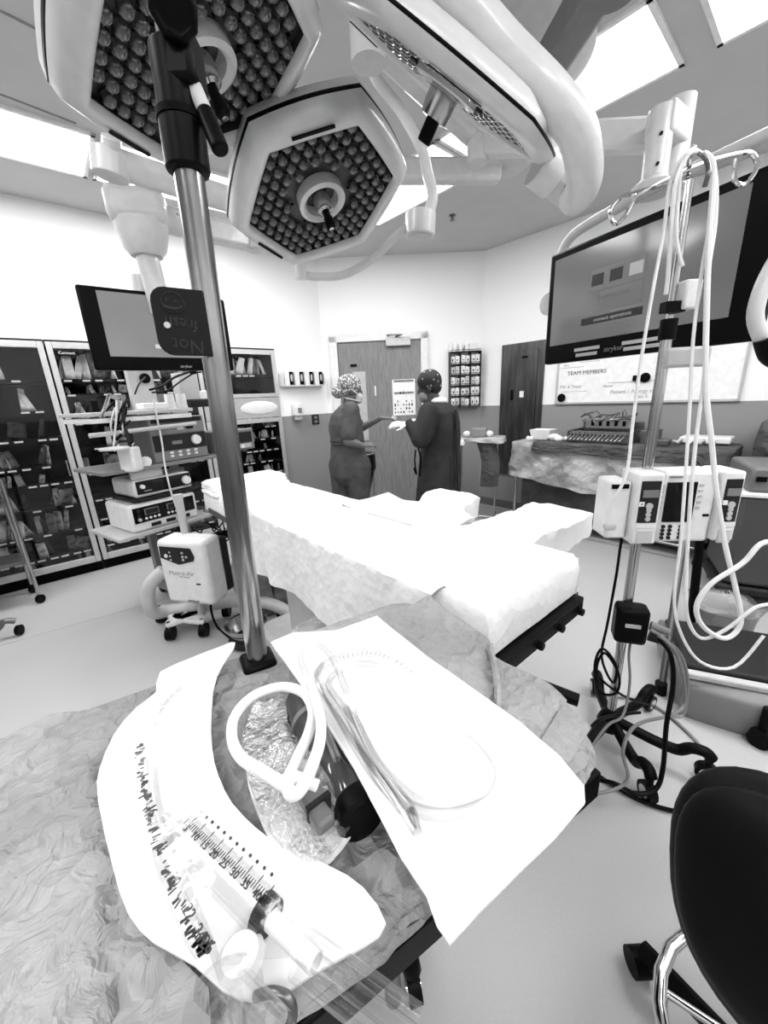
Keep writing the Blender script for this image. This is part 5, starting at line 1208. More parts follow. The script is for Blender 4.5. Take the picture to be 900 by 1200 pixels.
MB().cyl(c + Vector((.045, -.02, .01)), c + Vector((.045, -.012, .01)), .006, n=10).build('tag_hole', DGREY, t)
# pump
A = Vector((.915, 1.24, 0)) ; pu = Vector((.95, -.10, 0)).normalized(); pn = Vector((-pu.y, pu.x, 0))
g0 = P(728, 548, y=1.27); MPm = wallM(Vector((g0.x, g0.y, 0)) , pu, pn)
def pz(px, py): return hit(MPm, px, py, 0)
t = thing('infusion_pump', 'white infusion pump with a screen, keypad and two side channels clamped on the drip stand', 'infusion pump', MPm @ Vector((.16, .05, .9)))
z0_ = pz(795, 634)[1]; z1_ = pz(795, 552)[1]; xL, xM0, xM1, xR = pz(737, 600)[0], pz(768, 600)[0], pz(832, 600)[0], pz(858, 600)[0]; xLL = pz(712, 600)[0]
def pb(nm, x0, x1, za, zb, y, d, m, bev=.004, par=None): return MB().box(((x0 + x1) / 2, y + d / 2, (za + zb) / 2), (x1 - x0, d, zb - za), M=MPm).build(nm, m, par or t, bevel=bev)
hh = z1_ - z0_
pb('main_unit', xM0 + .004, xM1, z0_, z1_, -.012, .10, PLASTW, .012)
scr = (pz(780, 563)[0], pz(815, 563)[0], pz(797, 610)[1], pz(797, 564)[1])
pb('screen', scr[0], scr[1], scr[2], scr[3], -.016, .006, GLOSSB, .001)
for s_ in (0, 1):
    for k in range(5):
        x = (scr[0] - .014) if s_ == 0 else (scr[1] + .014); pb('soft_key', x - .006, x + .006, scr[3] - .012 - k * .019 - .004, scr[3] - .012 - k * .019 + .004, -.015, .004, PLASTL, 0)
for i in range(3):
    for j in range(4):
        x = scr[0] + .008 + i * .022 + (.012 if i == 2 else 0); z = z0_ + .018 + j * .0135; q = MPm @ Vector((x, -.012, z)); MB().cyl(q, q - pn * .004, .0065, n=10).build('key', DGREY, t)
pb('logo_plate', xM0 + .02, xM0 + .06, z1_ - .02, z1_ - .014, -.015, .004, PLASTG, 0)
pb('alarm_key', xM1 - .03, xM1 - .012, scr[2] + .018, scr[2] + .026, -.015, .004, BLACK, 0)
for k, (x0_, x1_) in enumerate(((xL, xM0), (xM1, xR))):
    pb('channel_door', x0_ + .002, x1_ - .002, z0_ + .0 + (.01 if k else 0), z1_ - .0, -.03, .12, PLASTW, .008)
    m_ = (x1_ - x0_); pb('channel_panel', x0_ + m_ * .15, x1_ - m_ * .15, z0_ + hh * .32, z1_ - hh * .1, -.034, .006, DGREY, .002)
    pb('channel_display', x0_ + m_ * .22, x1_ - m_ * .22, z0_ + hh * .68, z0_ + hh * .78, -.038, .005, PLASTG, 0)
    pb('letter_plate', x0_ + m_ * .12, x0_ + m_ * .3, z0_ + hh * .56, z0_ + hh * .62, -.038, .005, WHITE, 0)
    for j in range(4): q = MPm @ Vector(((x0_ + x1_) / 2, -.034, z0_ + hh * (.38 + .06 * j))); MB().cyl(q, q - pn * .005, .008 if j < 3 else .011, n=12).build('channel_key', PLASTL, t)
    pb('lower_strip', x0_ + m_ * .12, x1_ - m_ * .12, z0_ + hh * .25, z0_ + hh * .31, -.034, .006, WHITE, 0)
    pb('latch_cover', x0_ + m_ * .2, x1_ - m_ * .2, z0_ + .004, z0_ + hh * .22, -.036, .01, SHADE, .004)
wtext('A', .012, xL + (xM0 - xL) * .21, z0_ + hh * .59, INK, M=MPm, off=-.0385, parent=t)
pb('side_module', xLL, xL, z0_ + .01, z1_ - .03, .0, .11, PLASTW, .01)
pb('side_window', xLL + .004, xL - .012, z1_ - .055, z1_ - .04, -.004, .006, BLACK, 0)
pb('tube_catch', xLL - .008, xLL + .03, z0_ + .05, z0_ + .065, -.012, .02, PLASTL, .003)
MB().box((0, 0, 0), (.09, .07, .06), M=TR(IV + Vector((.0, -.01, 1.08)), 0)).build('pole_clamp', DGREY, t, bevel=.008)
# power/plug block on the pole
q = IV + Vector((.0, -.03, .52)); a = P(747, 730, y=1.28)
t = thing('plug_block', 'black plug block with cables clamped on the lower drip pole', 'plug block', Vector((IV.x, IV.y - .03, a.z - .08)))
MB().box((0, 0, 0), (.11, .08, .15), M=TR(Vector((IV.x + .0, IV.y - .03, a.z)), -.35)).build('block', BLACK, t, bevel=.018)
MB().box((0, -.044, .01), (.05, .004, .014), M=TR(Vector((IV.x, IV.y - .03, a.z)), -.35)).build('label_plate', PLASTL, t)
for k, dz in enumerate((.01, -.035)): q = Vector((IV.x + .05, IV.y - .07, a.z + dz)); MB().cyl(q, q + Vector((.05, -.03, -.012)), .018, .012).build('plug', PLASTG if k == 0 else DGREY, t)
def pc(name, pts, r, m, lab, cat='cable', k=5, g=None):
    o = MB().tube([P(p[0], p[1], y=p[2]) if len(p) == 3 else P(p[0], p[1], z=p[3]) for p in pts], r, 7, k).build(name, m, label=lab, cat=cat, group=g); return o
CB = mat('grey_cable', .2, .5); WT = PLASTW
pc('black_cable', [(733, 605, 1.36), (727, 640, 1.33), (722, 675, 1.3), (712, 730, 1.3), (705, 770, 1.3), (718, 800, 1.28), (722, 780, 1.28), (706, 760, 1.29), (697, 780, 1.3), (702, 810, 1.28), (722, 812, 1.27), (725, 790, 1.28), (708, 765, 1.29), (700, 790, 1.29), (730, 815, 1.3), (760, 825, 1.35)], .005, BLACK, 'thin black cable coiled beside the lower drip pole')
pc('black_cable', [(772, 750, 1.2), (785, 765, 1.15), (789, 800, 1.12), (781, 850, 1.08), (777, 900, 1.05), (768, 925, 1.03), (745, 930, 1.03), (720, 918, 1.05), (690, 912, 1.1)], .008, BLACK, 'thick black cable from the plug block down to the floor')
pc('grey_cable', [(772, 745, 1.2), (790, 762, 1.18), (800, 790, 1.2), (802, 825, 1.2), (785, 838, 1.15), (745, 850, 1.1), (730, 880, 1.05), (735, 915, 1.02), (700, 930, 1.0), (640, 930, .95)], .006, CB, 'grey cable looping behind the thick black one at the drip stand')
pc('grey_cable', [(762, 738, 1.22), (778, 748, 1.2), (798, 768, 1.22), (806, 800, 1.24), (800, 838, 1.22), (780, 836, 1.2)], .006, CB, 'grey cable making a short loop right of the plug block')
pc('grey_cable', [(743, 735, 1.30), (737, 765, 1.29), (738, 800, 1.25), (730, 838, 1.2), (712, 850, 1.15), (690, 880, 1.1), (676, 905, 1.05)], .005, CB, 'thin grey cable hanging down in front of the drip stand hub')
o = MB().tube([Vector((q.x, q.y, .012)) for q in (P(690, 905, z=0), P(730, 930, z=0), P(760, 945, z=0), P(800, 955, z=0), P(850, 958, z=0))], .008, 7, 5).build('floor_cable', BLACK, label='dark cable lying on the floor before the drip stand wheels', cat='cable')
o = MB().tube([Vector((q.x, q.y, .01)) for q in (P(692, 815, z=0), P(760, 826, z=0), P(815, 870, z=0), P(840, 915, z=0), P(835, 940, z=0))], .006, 7, 5).build('floor_cable', CB, label='thin grey cable curving on the floor right of the drip stand', cat='cable')
pc('black_cable', [(683, 868, 1.0), (700, 845, 1.1), (725, 838, 1.2), (750, 835, 1.25)], .006, BLACK, 'black cable lying across the drip stand hub')
# white tubes hanging from the hook
WTs = [
 ([(815, 172, 1.30), (800, 185, 1.29), (785, 215, 1.28), (778, 270, 1.27), (765, 340, 1.26), (750, 430, 1.25), (741, 500, 1.24), (736, 545, 1.22), (728, 570, 1.21), (716, 590, 1.22)], .005, 'leftmost white tube running from the hook to the side of the pump'),
 ([(815, 172, 1.28), (800, 190, 1.27), (795, 230, 1.26), (793, 280, 1.25), (800, 312, 1.24)], .005, 'short white tube end hanging beside the upper rod'),
 ([(818, 178, 1.27), (806, 182, 1.26), (792, 212, 1.26), (787, 260, 1.26), (783, 320, 1.27), (780, 345, 1.28)], .006, 'white tube running down to the clip on the drip pole'),
 ([(822, 180, 1.25), (833, 200, 1.24), (833, 250, 1.23), (822, 320, 1.22), (812, 400, 1.20), (808, 480, 1.18), (803, 560, 1.15), (797, 640, 1.13), (790, 700, 1.12), (797, 740, 1.10), (820, 775, 1.06), (860, 782, 1.04), (895, 745, 1.04)], .0048, 'long thin white tube hanging before the pump keypad'),
 ([(824, 178, 1.24), (838, 205, 1.23), (838, 260, 1.22), (830, 320, 1.21), (828, 400, 1.19), (824, 450, 1.18), (815, 520, 1.16), (808, 600, 1.14), (804, 680, 1.12), (806, 725, 1.10), (822, 748, 1.08), (850, 738, 1.06), (885, 712, 1.05), (910, 708, 1.05)], .0055, 'grey-white tube passing right of the pump keypad'),
 ([(826, 180, 1.23), (836, 200, 1.22), (831, 280, 1.21), (828, 360, 1.19), (827, 450, 1.17), (834, 520, 1.15), (840, 580, 1.13), (850, 640, 1.11), (862, 690, 1.09), (868, 730, 1.07), (850, 748, 1.06), (825, 735, 1.06), (816, 712, 1.06), (832, 685, 1.06), (870, 660, 1.06), (892, 637, 1.06), (915, 636, 1.06)], .0075, 'thick flat white tube crossing the right pump channel and looping'),
]
for pts, r, lab in WTs: pc('white_tube', pts, r, WT, lab, 'tube')
# bin and second stand
t = thing('support_stand', 'dark slanting stand tube and thin steel tube behind the pump', 'stand', P(775, 806, z=0))
MB().cyl(P(774, 812, z=.0) + Vector((0, 0, .02)), P(806, 600, y=1.95), .016).build('tube', DSTEEL, t); MB().cyl(P(774, 812, z=0), P(775, 800, y=P(774, 812, z=0).y), .026).build('foot_cap', BLACK, t)
MB().cyl(P(806, 762, y=1.9), P(824, 600, y=2.0), .022).build('tube', BLACK, t)
q = P(845, 720, y=1.95)
t = thing('lined_bin', 'clear-lined waste bin behind the looping white tubes at the right', 'bin', Vector((q.x, q.y, q.z - .22)))
Mq = Matrix.Translation(Vector((q.x, q.y, q.z)))
MB().lathe([(.13, -.22), (.155, .06), (.16, .065), (.145, .05), (.12, -.2), (.01, -.2)], 28, M=Mq).build('bin_body', PLASTL, t)
m = MB().lathe([(.15, -.02), (.165, .05), (.175, .08), (.14, .09), (.12, .03), (.10, -.1)], 36, M=Mq, cap=False); m.v = [p + Vector((nz(p.x, p.y + p.z, 13, 1), nz(p.y, p.z, 13, 2), nz(p.z, p.x, 15, 3))) * .035 for p in m.v]; m.build('bin_liner', BUBBLE, t)
# low grey step unit with caster at right
t = thing('grey_equipment_base', 'low rounded grey equipment base with a wheel at the right edge', 'equipment', P(850, 850, z=0))
a = P(800, 838, z=0); b = P(905, 862, z=0); u = (b - a).normalized(); n_ = Vector((-u.y, u.x, 0)); M_ = wallM(a, u, n_); bw = 1.0
def fn(u_, v_):
    x = -.02 + bw * u_; y = -.05 * math.sin(min(1, u_ * 1.4) * PI); zz = [0, .03, .15, .17, .19][min(4, int(v_ * 4 + .01))]; yy = [0, -.01, .0, .015, .06][min(4, int(v_ * 4 + .01))]
    return M_ @ Vector((x, y + yy, zz))
MB().grid(fn, 16, 4).build('front_panel', mat('mid_grey_shell', .18, .4), t)
MB().prism([(-.02, .0), (bw, 0), (bw, .55), (-.02, .55)], .03, .185, M_).build('base_body', MATS['mid_grey_shell'], t, bevel=.02)
MB().prism([(.0, .08), (bw, .08), (bw, .5), (.0, .5)], .185, .22, M_).build('top_tray', DGREY, t, bevel=.015)
MB().box((.24, .03, .205), (.5, .04, .03), M=M_).build('pale_edge', PLASTL, t, bevel=.008)
q = P(886, 852, z=.04) - n_ * .05; MB().cyl(q + Vector((-.03, -.02, 0)), q + Vector((.0, 0, 0)), .04, n=20).cyl(q + Vector((0, 0, .03)), q + Vector((.0, 0, .14)), .018).build('caster', BLACK, t)
# big lidded bins at the right wall
q0 = P(868, 560, y=2.45)
t = thing('lidded_bin', 'large grey lidded cart with pale rim at the right edge', 'bin', Vector((q0.x + .3, q0.y, 0)))
M_ = TR(Vector((P(856, 640, y=2.35).x, 2.35, 0)), -.5)
zr = P(862, 580, y=2.35).z
MB().prism([(0, 0), (.75, 0), (.75, .5), (0, .5)], .16, zr - .01, M_).build('body', mat('bin_dark_grey', .06, .5), t, bevel=.03)
MB().box((.375, .25, zr + .0), (.80, .54, .025), M=M_).build('rim', PLASTW, t, bevel=.006)
MB().prism([(.03, .02), (.72, .02), (.72, .5), (.03, .5)], zr + .012, zr + .17, M_).build('lid_box', mat('bin_mid_grey', .14, .5), t, bevel=.02)
MB().box((.08, .012, zr + .1), (.05, .01, .03), M=M_).build('latch', BLACK, t)
MB().box((.37, .25, .12), (.8, .5, .06), M=M_).build('chassis', DGREY, t, bevel=.02)
for x in (.04, .7):
    for y in (.05, .45): MB().cyl(M_ @ Vector((x - .015, y, .05)), M_ @ Vector((x + .015, y, .05)), .05).build('caster', BLACK, t)
t = thing('linen_hamper', 'tall dark hamper with a crumpled plastic bag over its top at the right edge', 'hamper', M_ @ Vector((.4, .8, 0)))
M2 = MR @ Matrix.Translation((2.76, -.50, 0)); zt_ = P(880, 500, y=2.95).z
MB().prism([(0, 0), (.6, 0), (.6, .4), (0, .4)], .05, zt_, M2).build('body', mat('bin_mid_grey', .14, .5), t, bevel=.04)
m = drape_skirt(M2, -.03, .63, -.03, .43, zt_ + .04, zt_ - .18, 12, amp=.03, nf=9, per=70, rows=6, loose=.05); m.build('bag_cover', DRAPED, t, smooth=1.2)
# ================================================================ FOREGROUND TABLE
ZT = 1.0; UU = Vector((.866, .5, 0)); VV = Vector((-.5, .866, 0))
MT2 = Matrix((UU, VV, Vector((0, 0, 1)))).transposed().to_4x4()
def uv(px, py, z=ZT): p = P(px, py, z=z); return Vector((p.dot(UU), p.dot(VV)))
t = thing('preparation_table', 'wheeled preparation table under a crinkled grey drape in the foreground', 'table', MT2 @ Vector((.03, .43, 0)))
U0, U1, V0, V1 = -.56, .445, .222, .70
f = MB(); 
for y in (V0 - .004, V1 - .03): f.box(((U0 + U1) / 2, y, ZT - .045), (U1 - U0 - .02, .028, .045), M=MT2)
for x in (U0 + .02, U1 - .01): f.box((x, (V0 + V1) / 2, ZT - .045), (.028, V1 - V0 - .02, .045), M=MT2)
f.box(((U0 + U1) / 2, (V0 + V1) / 2, ZT - .03), (U1 - U0 - .04, V1 - V0 - .04, .012), M=MT2).build('frame', BLACK, t, bevel=.004)
MB().box((U1 + .012, V0 + .06, ZT - .05), (.05, .07, .05), M=MT2).build('corner_bracket', BLACK, t, bevel=.004)
for x in (-.25, .25): MB().cyl(MT2 @ Vector((x, .5, .1)), MT2 @ Vector((x, .5, ZT - .04)), .02).build('upright', DSTEEL, t)
wh = P(484, 1165, z=.0)
for (wx, wy) in ((wh.dot(UU), wh.dot(VV)), (-.30, wh.dot(VV)), (wh.dot(UU), wh.dot(VV) + .42), (-.3, wh.dot(VV) + .42)):
    q = MT2 @ Vector((wx, wy, 0)); h0 = MT2 @ Vector((wx - .0, .62, 0)); d_ = Vector((h0.x - q.x, h0.y - q.y, 0)); 
    lg_ = MB().tube([h0 + Vector((0, 0, .13)), q + d_ * .4 + Vector((0, 0, .13)), q + d_ * .1 + Vector((0, 0, .125)), q + Vector((0, 0, .10))], .024, 10, 5).build('leg', BLACK, t)
    MB().cyl(q + Vector((-.016, -.004, .036)), q + Vector((.016, .004, .036)), .036, n=18).build('caster', BLACK, lg_); MB().cyl(q + Vector((-.019, -.004, .038)), q + Vector((.019, .004, .038)), .024, n=18).build('wheel_hub', SHINY, lg_)
MB().box((-.02, .62, .11), (.62, .05, .05), M=MT2).build('base_bar', BLACK, t, bevel=.01)
def zb2(x, y): return ZT - .008 if (y < V0 + .06 or x > U1 - .08) else (ZT - .05 if x > -.05 else ZT - .34)
dr = drape_skirt(MT2, U0, U1, V0, V1, ZT + .004, ZT - .3, 21, r=.05, amp=.006, nf=15, zbf=zb2, per=200, rows=12, nin=30, loose=.006)
dr.build('table_drape', DRAPE, t, smooth=1.2)
def P2(pts, z=ZT): return [(P(a, b, z=z).x, P(a, b, z=z).y) for a, b in pts]
# second drape layer on the left, with a long crease and a raised rounded edge
poly = P2([(-60, 900), (20, 858), (60, 838), (110, 829), (155, 826), (150, 860), (150, 905), (160, 960), (170, 1020), (180, 1090), (245, 1160), (250, 1260), (-120, 1260), (-120, 1000)], ZT + .02)
k0 = P(132, 1000, z=ZT); k1 = P(142, 1215, z=ZT)
def dcr(x, y):
    a = Vector((x - k0.x, y - k0.y)); d = Vector((k1.x - k0.x, k1.y - k0.y)).normalized(); s_ = a.dot(d); w_ = a.x * d.y - a.y * d.x
    return w_, s_
def zl(x, y):
    w_, s_ = dcr(x, y); g = 1 / (1 + math.exp(-s_ * 60))
    return ZT + .019 + .008 * nz(x, y, 9, 2) + .004 * nz(x, y, 26, 3) + .0025 * nz(x, y, 60, 5) - .014 * math.exp(-(w_ / .005) ** 2) * g + .004 * math.exp(-((w_ - .018) / .012) ** 2) * g
sheet(poly, zl, .004, .011).build('side_drape', DRAPE, label='crinkled grey drape layer at the left of the foreground table with a long dark crease', cat='drape', smooth=1.2)
# pale paper flaps at the far right corner
def zf(x, y): return ZT + .022 + .010 * nz(x, y, 10, 7) + .004 * nz(x, y, 30, 8)
z3 = ZT + .02
sheet(P2([(440, 735), (502, 699), (574, 752), (585, 790), (590, 850), (600, 900), (520, 900), (430, 800)], z3), zf, .002, .012).build('paper_drape', DRAPE2, label='pale crinkled paper drape standing out behind the large white pouch', cat='drape', smooth=1.2)
sheet(P2([(576, 766), (640, 800), (664, 822), (650, 860), (630, 882), (600, 880), (588, 840)], z3 + .012), lambda x, y: zf(x, y) + .01, .002, .012).build('paper_drape', DRAPE2, label='middle flap of pale paper drape right of the folded corner', cat='drape', smooth=1.2)
sheet(P2([(662, 824), (693, 852), (665, 897), (628, 880)], z3 + .02), lambda x, y: zf(x, y) + .02, .002, .012).build('paper_drape', DRAPE2, label='smallest flap of pale paper drape at the table corner beside the black bracket', cat='drape', smooth=1.2)
q = [P(a, b, z=ZT + .032) for a, b in ((574, 756), (583, 800), (583, 845))]
MB().tube(q, .006, 6, 4).build('drape_fold', DRAPE2, label='raised fold line in the pale paper drape', cat='fold')
q = P(650, 812, z=.93); MB().cyl(q + Vector((-.03, .03, 0)), q + Vector((.04, -.01, -.01)), .012).build('rail_knob', BLACK, label='black rail end showing beyond the pale paper drape', cat='knob')
# --- left white pouch (curved)
def zpl(x, y): return ZT + .032 + .012 * nz(x, y, 5, 11) + .002 * nz(x, y, 25, 4)
pl = [(188, 788), (232, 768), (270, 752), (274, 758), (254, 792), (247, 830), (247, 870), (255, 905), (272, 940), (300, 970), (330, 990), (385, 1012), (425, 1035), (452, 1078), (425, 1105), (370, 1135), (335, 1160), (300, 1172), (262, 1162), (228, 1132), (180, 1105), (150, 1070), (130, 1010), (112, 930), (115, 895), (132, 860), (160, 830), (183, 812)]
sheet(P2(pl, ZT + .035), zpl, .003, .012, smooth=2).build('curved_pouch', POUCH, label='curved white paper pouch lying on the left of the foreground table', cat='pouch', smooth=1.2)
zz_ = ZT + .052
def Q(px, py, z=zz_): return P(px, py, z=z)
t = thing('breathing_tube', 'clear curved tube printed with scale marks inside the left white pouch', 'tube', Q(190, 960))
MB().tube([Q(*q) for q in ((225, 792), (195, 815), (175, 850), (167, 900), (172, 950), (187, 1000), (205, 1050), (225, 1090), (240, 1112))], .0075, 10, 6).build('clear_tube', TUBEC, t)
MB().tube([Q(*q) for q in ((224, 794), (188, 835), (182, 900), (190, 960), (205, 1000), (222, 1045), (245, 1100), (262, 1150))], .003, 8, 6).build('inner_line', TUBEC, t)
f = MB(); random.seed(12); path = catmull([Q(165 + 0, 872, zz_ + .008), Q(166, 910, zz_ + .008), Q(174, 950, zz_ + .008), Q(188, 1000, zz_ + .008), Q(206, 1048, zz_ + .008), Q(228, 1095, zz_ + .008), Q(240, 1112, zz_ + .008)], 9)
for i in range(len(path) - 1):
    p = path[i]; d_ = (path[i + 1] - p).normalized(); a_ = math.atan2(d_.y, d_.x)
    for k in range(2):
        if random.random() < .8: f.box((0, random.uniform(-.003, .003), 0), (random.uniform(.0008, .003), random.uniform(.003, .009), .0006), M=TR(p + d_ * .003 * k, a_ + random.uniform(-.5, .5)))
f.build('scale_mark', INK, t)
for s_, i in (('16', 18), ('18', 26), ('20', 33), ('22', 40), ('24', 45), ('26', 51)):
    p = path[min(i, len(path) - 2)]; d_ = (path[min(i, len(path) - 2) + 1] - p); text(s_, .012, TR(p + Vector((.004, 0, .001)), math.atan2(d_.y, d_.x)), INK, 'scale_number', t)
# syringe like barrel with printed ticks in the pouch
t = thing('syringe', 'clear syringe barrel with printed scale inside the left white pouch', 'syringe', Q(260, 1020))
s0 = Q(212, 975, zz_ + .004); s1 = Q(318, 1078, zz_ + .004); sd = (s1 - s0).normalized(); sl = (s1 - s0).length; sn_ = Vector((-sd.y, sd.x, 0)); Ms = wallM(s0, sd, sn_)
MB().cyl(s0, s1, .016, n=20, cap=False).build('barrel', TUBEC, t); MB().cyl(s0 - sd * .03, s0, .004, .009).build('nozzle', TUBEC, t)
MB().cyl(s1 - sd * .012, s1 - sd * .001, .0145, n=20).build('plunger_seal', BLACK, t); MB().cyl(s1, s1 + sd * .05, .008, n=10).build('plunger_rod', TUBEW, t)
f = MB(); n_k = int(sl / .0028)
for i in range(3, n_k): f.box((i * .0028, .004 if i % 5 else .007, .0162), (.0007, .006 if i % 5 else .012, .0006), M=Ms)
f.build('scale_mark', INK, t)
for i in range(1, 9): text(str(i * 5), .009, Ms @ Matrix.Translation((sl * i / 9, .0, .0168)) @ Matrix.Rotation(-PI / 2 * 0, 4, 'Z'), INK, 'scale_number', t)
for i in range(12):
    p = s0 + sd * sl * (.08 + i * .072) + sn_ * .018
    MB().cyl(p + Vector((0, 0, .013)), p + Vector((0, 0, .014)), .0015, n=8).build('dot_mark', INK, t)
m = sheet(P2([(165, 845), (235, 780), (250, 830), (250, 900), (280, 985), (350, 1060), (340, 1130), (260, 1140), (190, 1040), (160, 930)], ZT + .06), lambda x, y: ZT + .072 + .006 * nz(x, y, 20, 9) + .003 * nz(x, y, 60, 2), .0008, .010)
m.build('clear_film', FILM, label='crinkled clear film front of the left white pouch', cat='film', smooth=1.2)
# clear connector, syringe flange and tubes at the bottom
t = thing('clear_connector', 'clear plastic connector with round flange at the bottom of the left pouch', 'connector', Q(270, 1165))
MB().lathe([(.02, 0), (.028, .004), (.028, .008), (.012, .01), (.012, .05), (.016, .055)], 24, M=Matrix.Translation(Q(262, 1168, ZT + .05)) @ Matrix.Rotation(1.1, 4, 'X') @ Matrix.Rotation(.5, 4, 'Y')).build('flange', TUBEC, t)
MB().cyl(Q(282, 1160, ZT + .06), Q(330, 1215, ZT + .08), .011, n=16, cap=False).build('stem', TUBEC, t); MB().lathe([(.014, 0), (.018, .006), (.014, .012)], 18, M=Matrix.Translation(Q(284, 1128, ZT + .05))).build('cap', mat('pale_cap', .7, .3), t)
t = thing('clear_tube_end', 'wide clear tube sticking out past the table edge at the bottom', 'tube', Q(400, 1150))
MB().cyl(Q(352, 1115, ZT + .06), Q(486, 1215, ZT + .045), .016, n=20, cap=False).build('outer_tube', TUBEC, t); MB().cyl(Q(352, 1115, ZT + .06), Q(486, 1215, ZT + .045), .006, n=12).build('inner_rod', TUBEC, t)
MB().tube([Q(300, 1168, ZT + .04), Q(318, 1163, ZT + .05), Q(338, 1170, ZT + .05), Q(343, 1190, ZT + .04), Q(335, 1215, ZT + .03)], .0038, 10, 5).build('steel_hook', DSTEEL, label='dark curved steel hook at the bottom edge of the table', cat='hook')
MB().tube([Q(452, 1098, ZT - .02), Q(470, 1078, ZT - .03), Q(492, 1062, ZT - .03)], .012, 8, 4).build('folded_drape_edge', DRAPE, label='rolled drape edge hanging at the near right table corner', cat='drape')
# --- bubble bag with connector and hose
poly = P2([(300, 812), (330, 806), (335, 827), (339, 857), (362, 892), (385, 924), (412, 958), (400, 985), (370, 1010), (345, 1005), (318, 985), (297, 940), (287, 900), (284, 860), (290, 830)], ZT + .04)
cxy = P(340, 910, z=ZT + .04)
def zbg(x, y):
    d = math.hypot(x - cxy.x, (y - cxy.y)) / .13
    return ZT + .028 + .035 * max(0, 1 - d * d) + .010 * nz(x, y, 30, 3) + .006 * nz(x, y, 70, 4)
sheet(poly, zbg, .001, .0065, smooth=2).build('bubble_wrap_bag', BUBBLE, label='crinkled clear bubble bag in the middle of the foreground table', cat='bag', smooth=1.4)
sheet(poly, lambda x, y: ZT + .014 + .5 * (zbg(x, y) - ZT - .014), .001, .009, smooth=2).build('inner_bag', mat('milky_bag', .75, .3, v2=.55, scale=35, detail=5, bump=.6, bscale=90), label='milky inner layer of the bubble bag', cat='bag', smooth=1.4)
t = thing('grey_connector', 'small grey square plug connector in the bubble bag', 'connector', Q(370, 945, ZT + .06))
MQ = TR(Q(366, 940, ZT + .05), -.9) @ Matrix.Scale(.78, 4)
CON = mat('connector_grey', .13, .4)
MB().box((0, 0, .012), (.045, .032, .024), M=MQ).build('body', CON, t, bevel=.004); MB().box((.034, -.004, .010), (.03, .026, .02), M=MQ).build('plug', CON, t, bevel=.004); MB().box((.02, 0, .012), (.006, .036, .026), M=MQ).build('lip', DGREY, t)
t = thing('black_battery_handle', 'thick black cylinder handle with a glossy band beside the bubble bag', 'handle', Q(390, 900))
h0 = P(347, 816, z=ZT + .034); h1 = P(428, 962, z=ZT + .036); hd = (h1 - h0).normalized(); hl = (h1 - h0).length; Fh = frame(hd); Mh = Matrix.Translation(h0) @ Fh.to_4x4()
HB = mat('handle_black', .05, .35, v2=.04, spec=.3)
MB().lathe([(.014, -.0), (.019, .008), (.021, .03), (.024, .04), (.026, .055), (.026, hl * .75)], 28, M=Mh).build('body', HB, t, bevel=0)
MB().lathe([(.0262, hl * .70), (.0268, hl * .72), (.0268, hl * .88), (.0262, hl * .89)], 28, M=Mh).build('glossy_band', mat('band_black', .04, .1, coat=1), t)
MB().lathe([(.026, hl * .88), (.029, hl * .9), (.029, hl * .98), (.024, hl * 1.0), (.01, hl * 1.0)], 28, M=Mh).build('end_cap', BLACK, t)
MB().lathe([(.0262, .056), (.0268, .058), (.0268, .062), (.0262, .064)], 28, M=Mh).build('ring_mark', PLASTG, t)
hz_ = ZT + .085
MB().tube([Q(*q, hz_) for q in ((350, 926), (330, 918), (305, 902), (283, 888), (272, 865), (276, 838), (298, 815), (330, 805), (355, 812), (366, 832), (362, 858), (350, 885), (338, 912))] , .0065, 12, 7).tube([Q(*q, hz_ + .012) for q in ((366, 812), (375, 840), (375, 868), (365, 900), (352, 926), (340, 930), (336, 912))], .0065, 12, 7).cyl(Q(340, 908, hz_ + .014), Q(372, 921, hz_), .0058).build('white_hose', TUBEW, label='white hose bent into loops on top of the bubble bag', cat='hose')
# --- large right pouch
def zpr(x, y): return ZT + .066 + .008 * nz(x, y, 5, 15) + .0015 * nz(x, y, 22, 4)
pr_ = [(318, 757), (345, 745), (395, 740), (442, 724), (500, 770), (560, 812), (610, 850), (655, 890), (684, 925), (685, 945), (650, 985), (605, 1028), (565, 1068), (527, 1112), (512, 1090), (500, 1055), (470, 1010), (445, 960), (415, 905), (380, 850), (345, 795)]
sheet(P2(pr_, ZT + .06), zpr, .003, .012).build('large_pouch', POUCH, label='large white paper pouch with coiled clear tubing lying across the foreground table', cat='pouch', smooth=1.2)
zt3 = ZT + .084
t = thing('coiled_tubing', 'clear tubing coiled in a long loop on the large white pouch', 'tubing', Q(480, 850, zt3))
MB().tube([Q(*q, zt3) for q in ((372, 790), (395, 772), (430, 765), (465, 775), (500, 805), (540, 845), (570, 875), (586, 905), (578, 935), (550, 950), (515, 955), (480, 945), (445, 915), (415, 870), (390, 825))], .006, 10, 6, True).build('outer_loop', TUBEC, t)
MB().tube([Q(*q, zt3 + .004) for q in ((385, 800), (405, 782), (435, 778), (462, 790), (500, 822), (535, 855), (562, 880), (576, 905), (566, 928), (540, 940), (505, 942), (478, 930), (440, 890), (420, 850), (400, 825))], .0045, 10, 6, True).build('inner_loop', TUBEC, t)
MB().tube([Q(*q, zt3 + .008) for q in ((395, 890), (380, 850), (362, 800), (352, 768), (362, 752), (385, 765), (402, 800), (420, 850), (450, 905), (480, 945), (488, 975))], .0045, 10, 6).build('bent_tube', TUBEC, t)
MB().tube([Q(*q, zt3 + .008) for q in ((378, 778), (372, 800), (398, 845), (430, 890), (462, 935), (486, 975))], .0035, 8, 6).build('thin_line', TUBEC, t)
MB().tube([Q(*q, zt3 + .004) for q in ((405, 830), (425, 880), (440, 910), (470, 950))], .004, 8, 6).build('thin_line', TUBEC, t)
